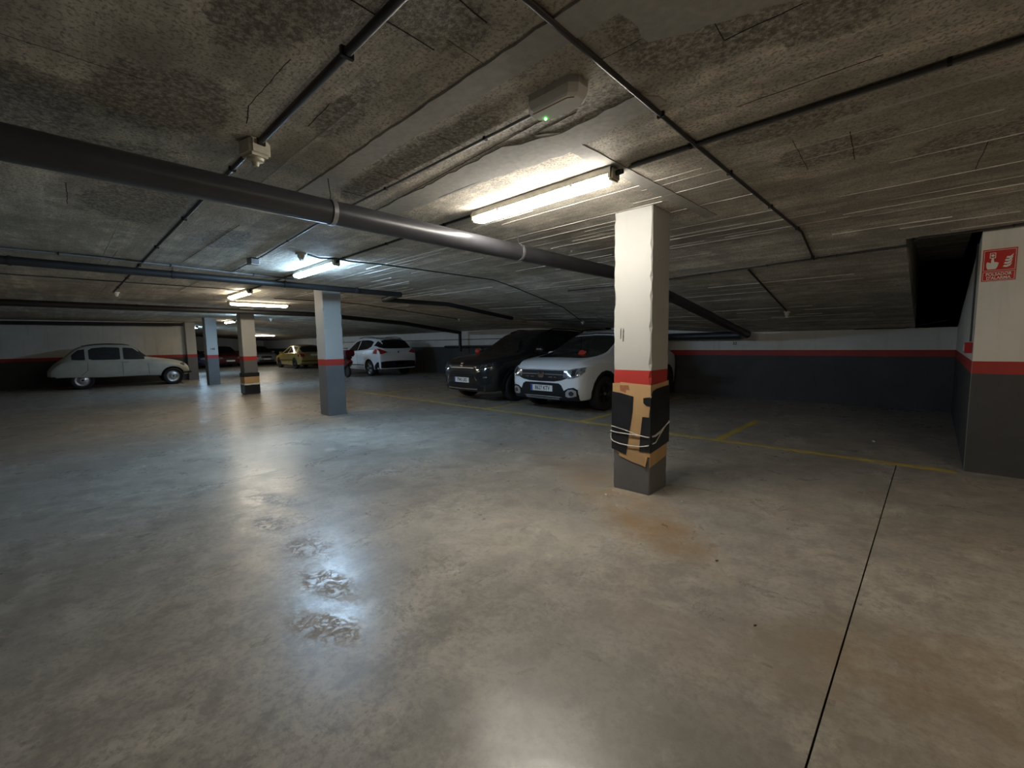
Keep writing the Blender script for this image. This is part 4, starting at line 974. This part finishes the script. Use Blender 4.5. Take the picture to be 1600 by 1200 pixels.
hatch('dark blue car far back behind the farthest pillar', W(-25.3, 4.45)+Vector((-2.08, 0, 0)), 0, 'paint_blue')

# --- red scooter tucked behind the mid pillar
sc_ = thing('motor_scooter', 'dark red motor scooter almost hidden behind the mid pillar', 'scooter', W(-13.76, 6.32), PI)
for x in (.62, -.60):
    bm = bmesh.new(); lathe(bm, [(.15, -.05), (.22, -.055), (.25, -.03), (.25, .03), (.22, .055), (.15, .05), (.15, -.05)], 24, Matrix.Translation((x, 0, .25)) @ Matrix.Rotation(PI/2, 4, 'X')); w_ = smooth_angle(obj('wheel', bm, 'tyre', sc_))
    bm = bmesh.new(); lathe(bm, [(0, -.03), (.15, -.035), (.15, .035), (0, .03)], 20, Matrix.Translation((x, 0, .25)) @ Matrix.Rotation(PI/2, 4, 'X')); obj('rim', bm, 'rim_black', w_)
bm = loft([(.05, .28, .34, .40, .14, .17, .12), (-.15, .28, .50, .62, .15, .19, .13), (-.5, .38, .62, .74, .15, .20, .13), (-.8, .52, .68, .76, .12, .16, .10), (-.92, .60, .66, .72, .06, .08, .05)]); smooth_angle(obj('rear_cowl', bm, 'paint_red', sc_))
bm = loft([(.10, .74, .78, .80, .11, .13, .10), (-.3, .74, .80, .84, .13, .15, .12), (-.8, .76, .84, .88, .11, .13, .10)]); smooth_angle(obj('seat', bm, 'black_plastic', sc_))
bm = loft([(.62, .34, .60, .92, .05, .10, .12), (.52, .28, .60, .98, .17, .22, .17), (.42, .26, .60, .96, .18, .22, .16)]); smooth_angle(obj('front_shield', bm, 'paint_red', sc_))
boxo('floorboard', .0, .45, -.17, .17, .25, .30, 'black_plastic', sc_, .01)
tubeo('fork', [(.62, 0, .25), (.50, 0, .95), (.47, 0, 1.05)], .03, 'rim_black', sc_); tubeo('handlebar', [(.40, -.33, 1.03), (.47, -.12, 1.06), (.47, .12, 1.06), (.40, .33, 1.03)], .018, 'black_plastic', sc_)
boxo('top_case', -.95, -.58, -.19, .19, .86, 1.12, 'paint_red', sc_, .04)
boxo('tail_lamp', -.95, -.90, -.06, .06, .64, .70, 'lamp_red', sc_, .01)

# --- old cream saloon along the left wall
k_old = [(1.80, .42, .52, .60, .34, .40, .30), (1.76, .36, .58, .68, .50, .54, .40), (1.58, .33, .68, .82, .60, .64, .44), (1.2, .31, .80, .92, .68, .71, .46), (.85, .34, .87, .98, .71, .735, .50), (.66, .35, .90, 1.01, .72, .74, .56), (.55, .36, .91, 1.08, .72, .74, .58), (.20, .36, .93, 1.42, .73, .745, .56), (.0, .36, .94, 1.475, .73, .745, .56),
         (-.5, .36, .95, 1.50, .73, .745, .56), (-1.0, .38, .95, 1.45, .72, .74, .56), (-1.22, .39, .94, 1.36, .72, .735, .56), (-1.55, .40, .88, 1.04, .70, .715, .56), (-1.82, .40, .68, .80, .64, .66, .50), (-1.93, .45, .56, .64, .5, .54, .42)]
co = Car('vintage_car', 'old cream saloon with dark roof parked along the left wall', W(-16.12, 1.28)+Vector((0, .03, 0)), PI/2-.04, k_old, 'paint_cream', (1.27, -1.13), .30, .65, 'rim_silver', 0, rear_arch=False)
for w_ in co.t.children:
    if w_.name.startswith('wheel') and w_.location.x < 0: w_.location.y *= .88
co.both('side_window', [(.50, .955, 1.02), (.36, .95, 1.20), (.20, .95, 1.34), (.02, .955, 1.365), (-.06, .97, 1.36)], 'glass_grey'); co.both('side_window', [(-.14, .975, 1.35), (-.2, .96, 1.375), (-.55, .96, 1.39), (-.84, .965, 1.36), (-.93, 1.0, 1.29)], 'glass_grey'); co.both('side_window', [(-1.02, .97, 1.33), (-1.18, .97, 1.30), (-1.34, .985, 1.14)], 'glass_grey')
co.patch('windscreen', 'F', [(-.60, 1.04, 1.14), (-.5, 1.03, 1.36), (0, 1.03, 1.40), (.5, 1.03, 1.36), (.60, 1.04, 1.14)], 'glass_grey'); co.patch('rear_window', 'B', [(-.48, 1.1, 1.28), (0, 1.09, 1.34), (.48, 1.1, 1.28)], 'glass_grey')
co.patch('canvas_roof', 'T', [(.12, -.50, .50), (-.4, -.52, .52), (-1.08, -.50, .50)], 'black_plastic', off=.012, rows=6, th=.016)
for v_ in 'LR':
    co.strip('door_seam', v_, [(.60, .34), (.58, .92)], .010); co.strip('door_seam', v_, [(-.10, .33), (-.10, .95)], .010); co.strip('door_seam', v_, [(-1.25, .34), (-.98, .62), (-.96, .95)], .010)
    co.strip('waist_crease', v_, [(.55, .885), (-1.4, .885)], .012, 'paint_cream', .010)
    co.strip('fender_edge', v_, [(1.27+.385*math.cos(math.radians(a)), .30+.385*math.sin(math.radians(a))) for a in range(0, 181, 20)], .04, 'paint_cream', .016)
co.handle((-.02,), .86, 'chrome')
for sd in (-1, 1):
    bm = bmesh.new(); lathe(bm, [(.075, -.10), (.09, 0), (.085, .012), (.05, .03), (0, .035)], 20, Matrix.Translation((1.62, sd*.50, .70)) @ Matrix.Rotation(PI/2, 4, 'Y')); smooth_angle(obj('headlight', bm, 'lamp_clear', co.t))
tubeo('front_bumper', [(1.55, -.72, .42), (1.80, -.62, .43), (1.87, -.3, .43), (1.87, .3, .43), (1.80, .62, .43), (1.55, .72, .42)], .035, 'black_plastic', co.t)
tubeo('rear_bumper', [(-1.75, -.66, .42), (-1.95, -.5, .42), (-1.98, 0, .42), (-1.95, .5, .42), (-1.75, .66, .42)], .03, 'black_plastic', co.t)
co.patch('grille', 'F', [(-.28, .50, .60), (0, .49, .63), (.28, .50, .60)], 'black_plastic', off=.006)

# ------------------------------------------------------------------ small litter on the floor
def scrap(label, u, v, w, mat='paper_white', cat='litter'):
    bm = bmesh.new(); n = 7; c = bm.verts.new((0, 0, w*.35)); rg = []; lo = []
    for k in range(n):
        a = k*2*math.pi/n; r = w*random.uniform(.6, 1.1); rg.append(bm.verts.new((r*math.cos(a), r*math.sin(a)*.6, w*random.uniform(.1, .3)))); lo.append(bm.verts.new((r*.9*math.cos(a), r*.55*math.sin(a), .0005)))
    for k in range(n): bm.faces.new((c, rg[k], rg[(k+1) % n])); bm.faces.new((rg[k], lo[k], lo[(k+1) % n], rg[(k+1) % n]))
    bm.faces.new(lo[::-1])
    o = tag(obj('paper_scrap' if mat == 'paper_white' else 'grit_lump', bm, mat), label, cat); o.location = W(u, v); o.rotation_euler.z = random.random()*3; return o
scrap('white paper scrap on the floor of the empty dark bay', -.37, 5.35, .035)
scrap('white chip on the floor left of the near pillar foot', -1.50, 2.42, .022)
scrap('pale crumb on the floor right of the near pillar foot', -1.08, 2.62, .018)
scrap('dark crumb on the floor in the middle of the aisle', -2.33, 1.47, .016, 'plaster_grey')
scrap('small dark twig-like bit on the brown floor right of centre', -.66, 2.0, .014, 'joint_black')
scrap('small dark speck on the floor near the bottom right', -.40, 1.62, .010, 'joint_black')
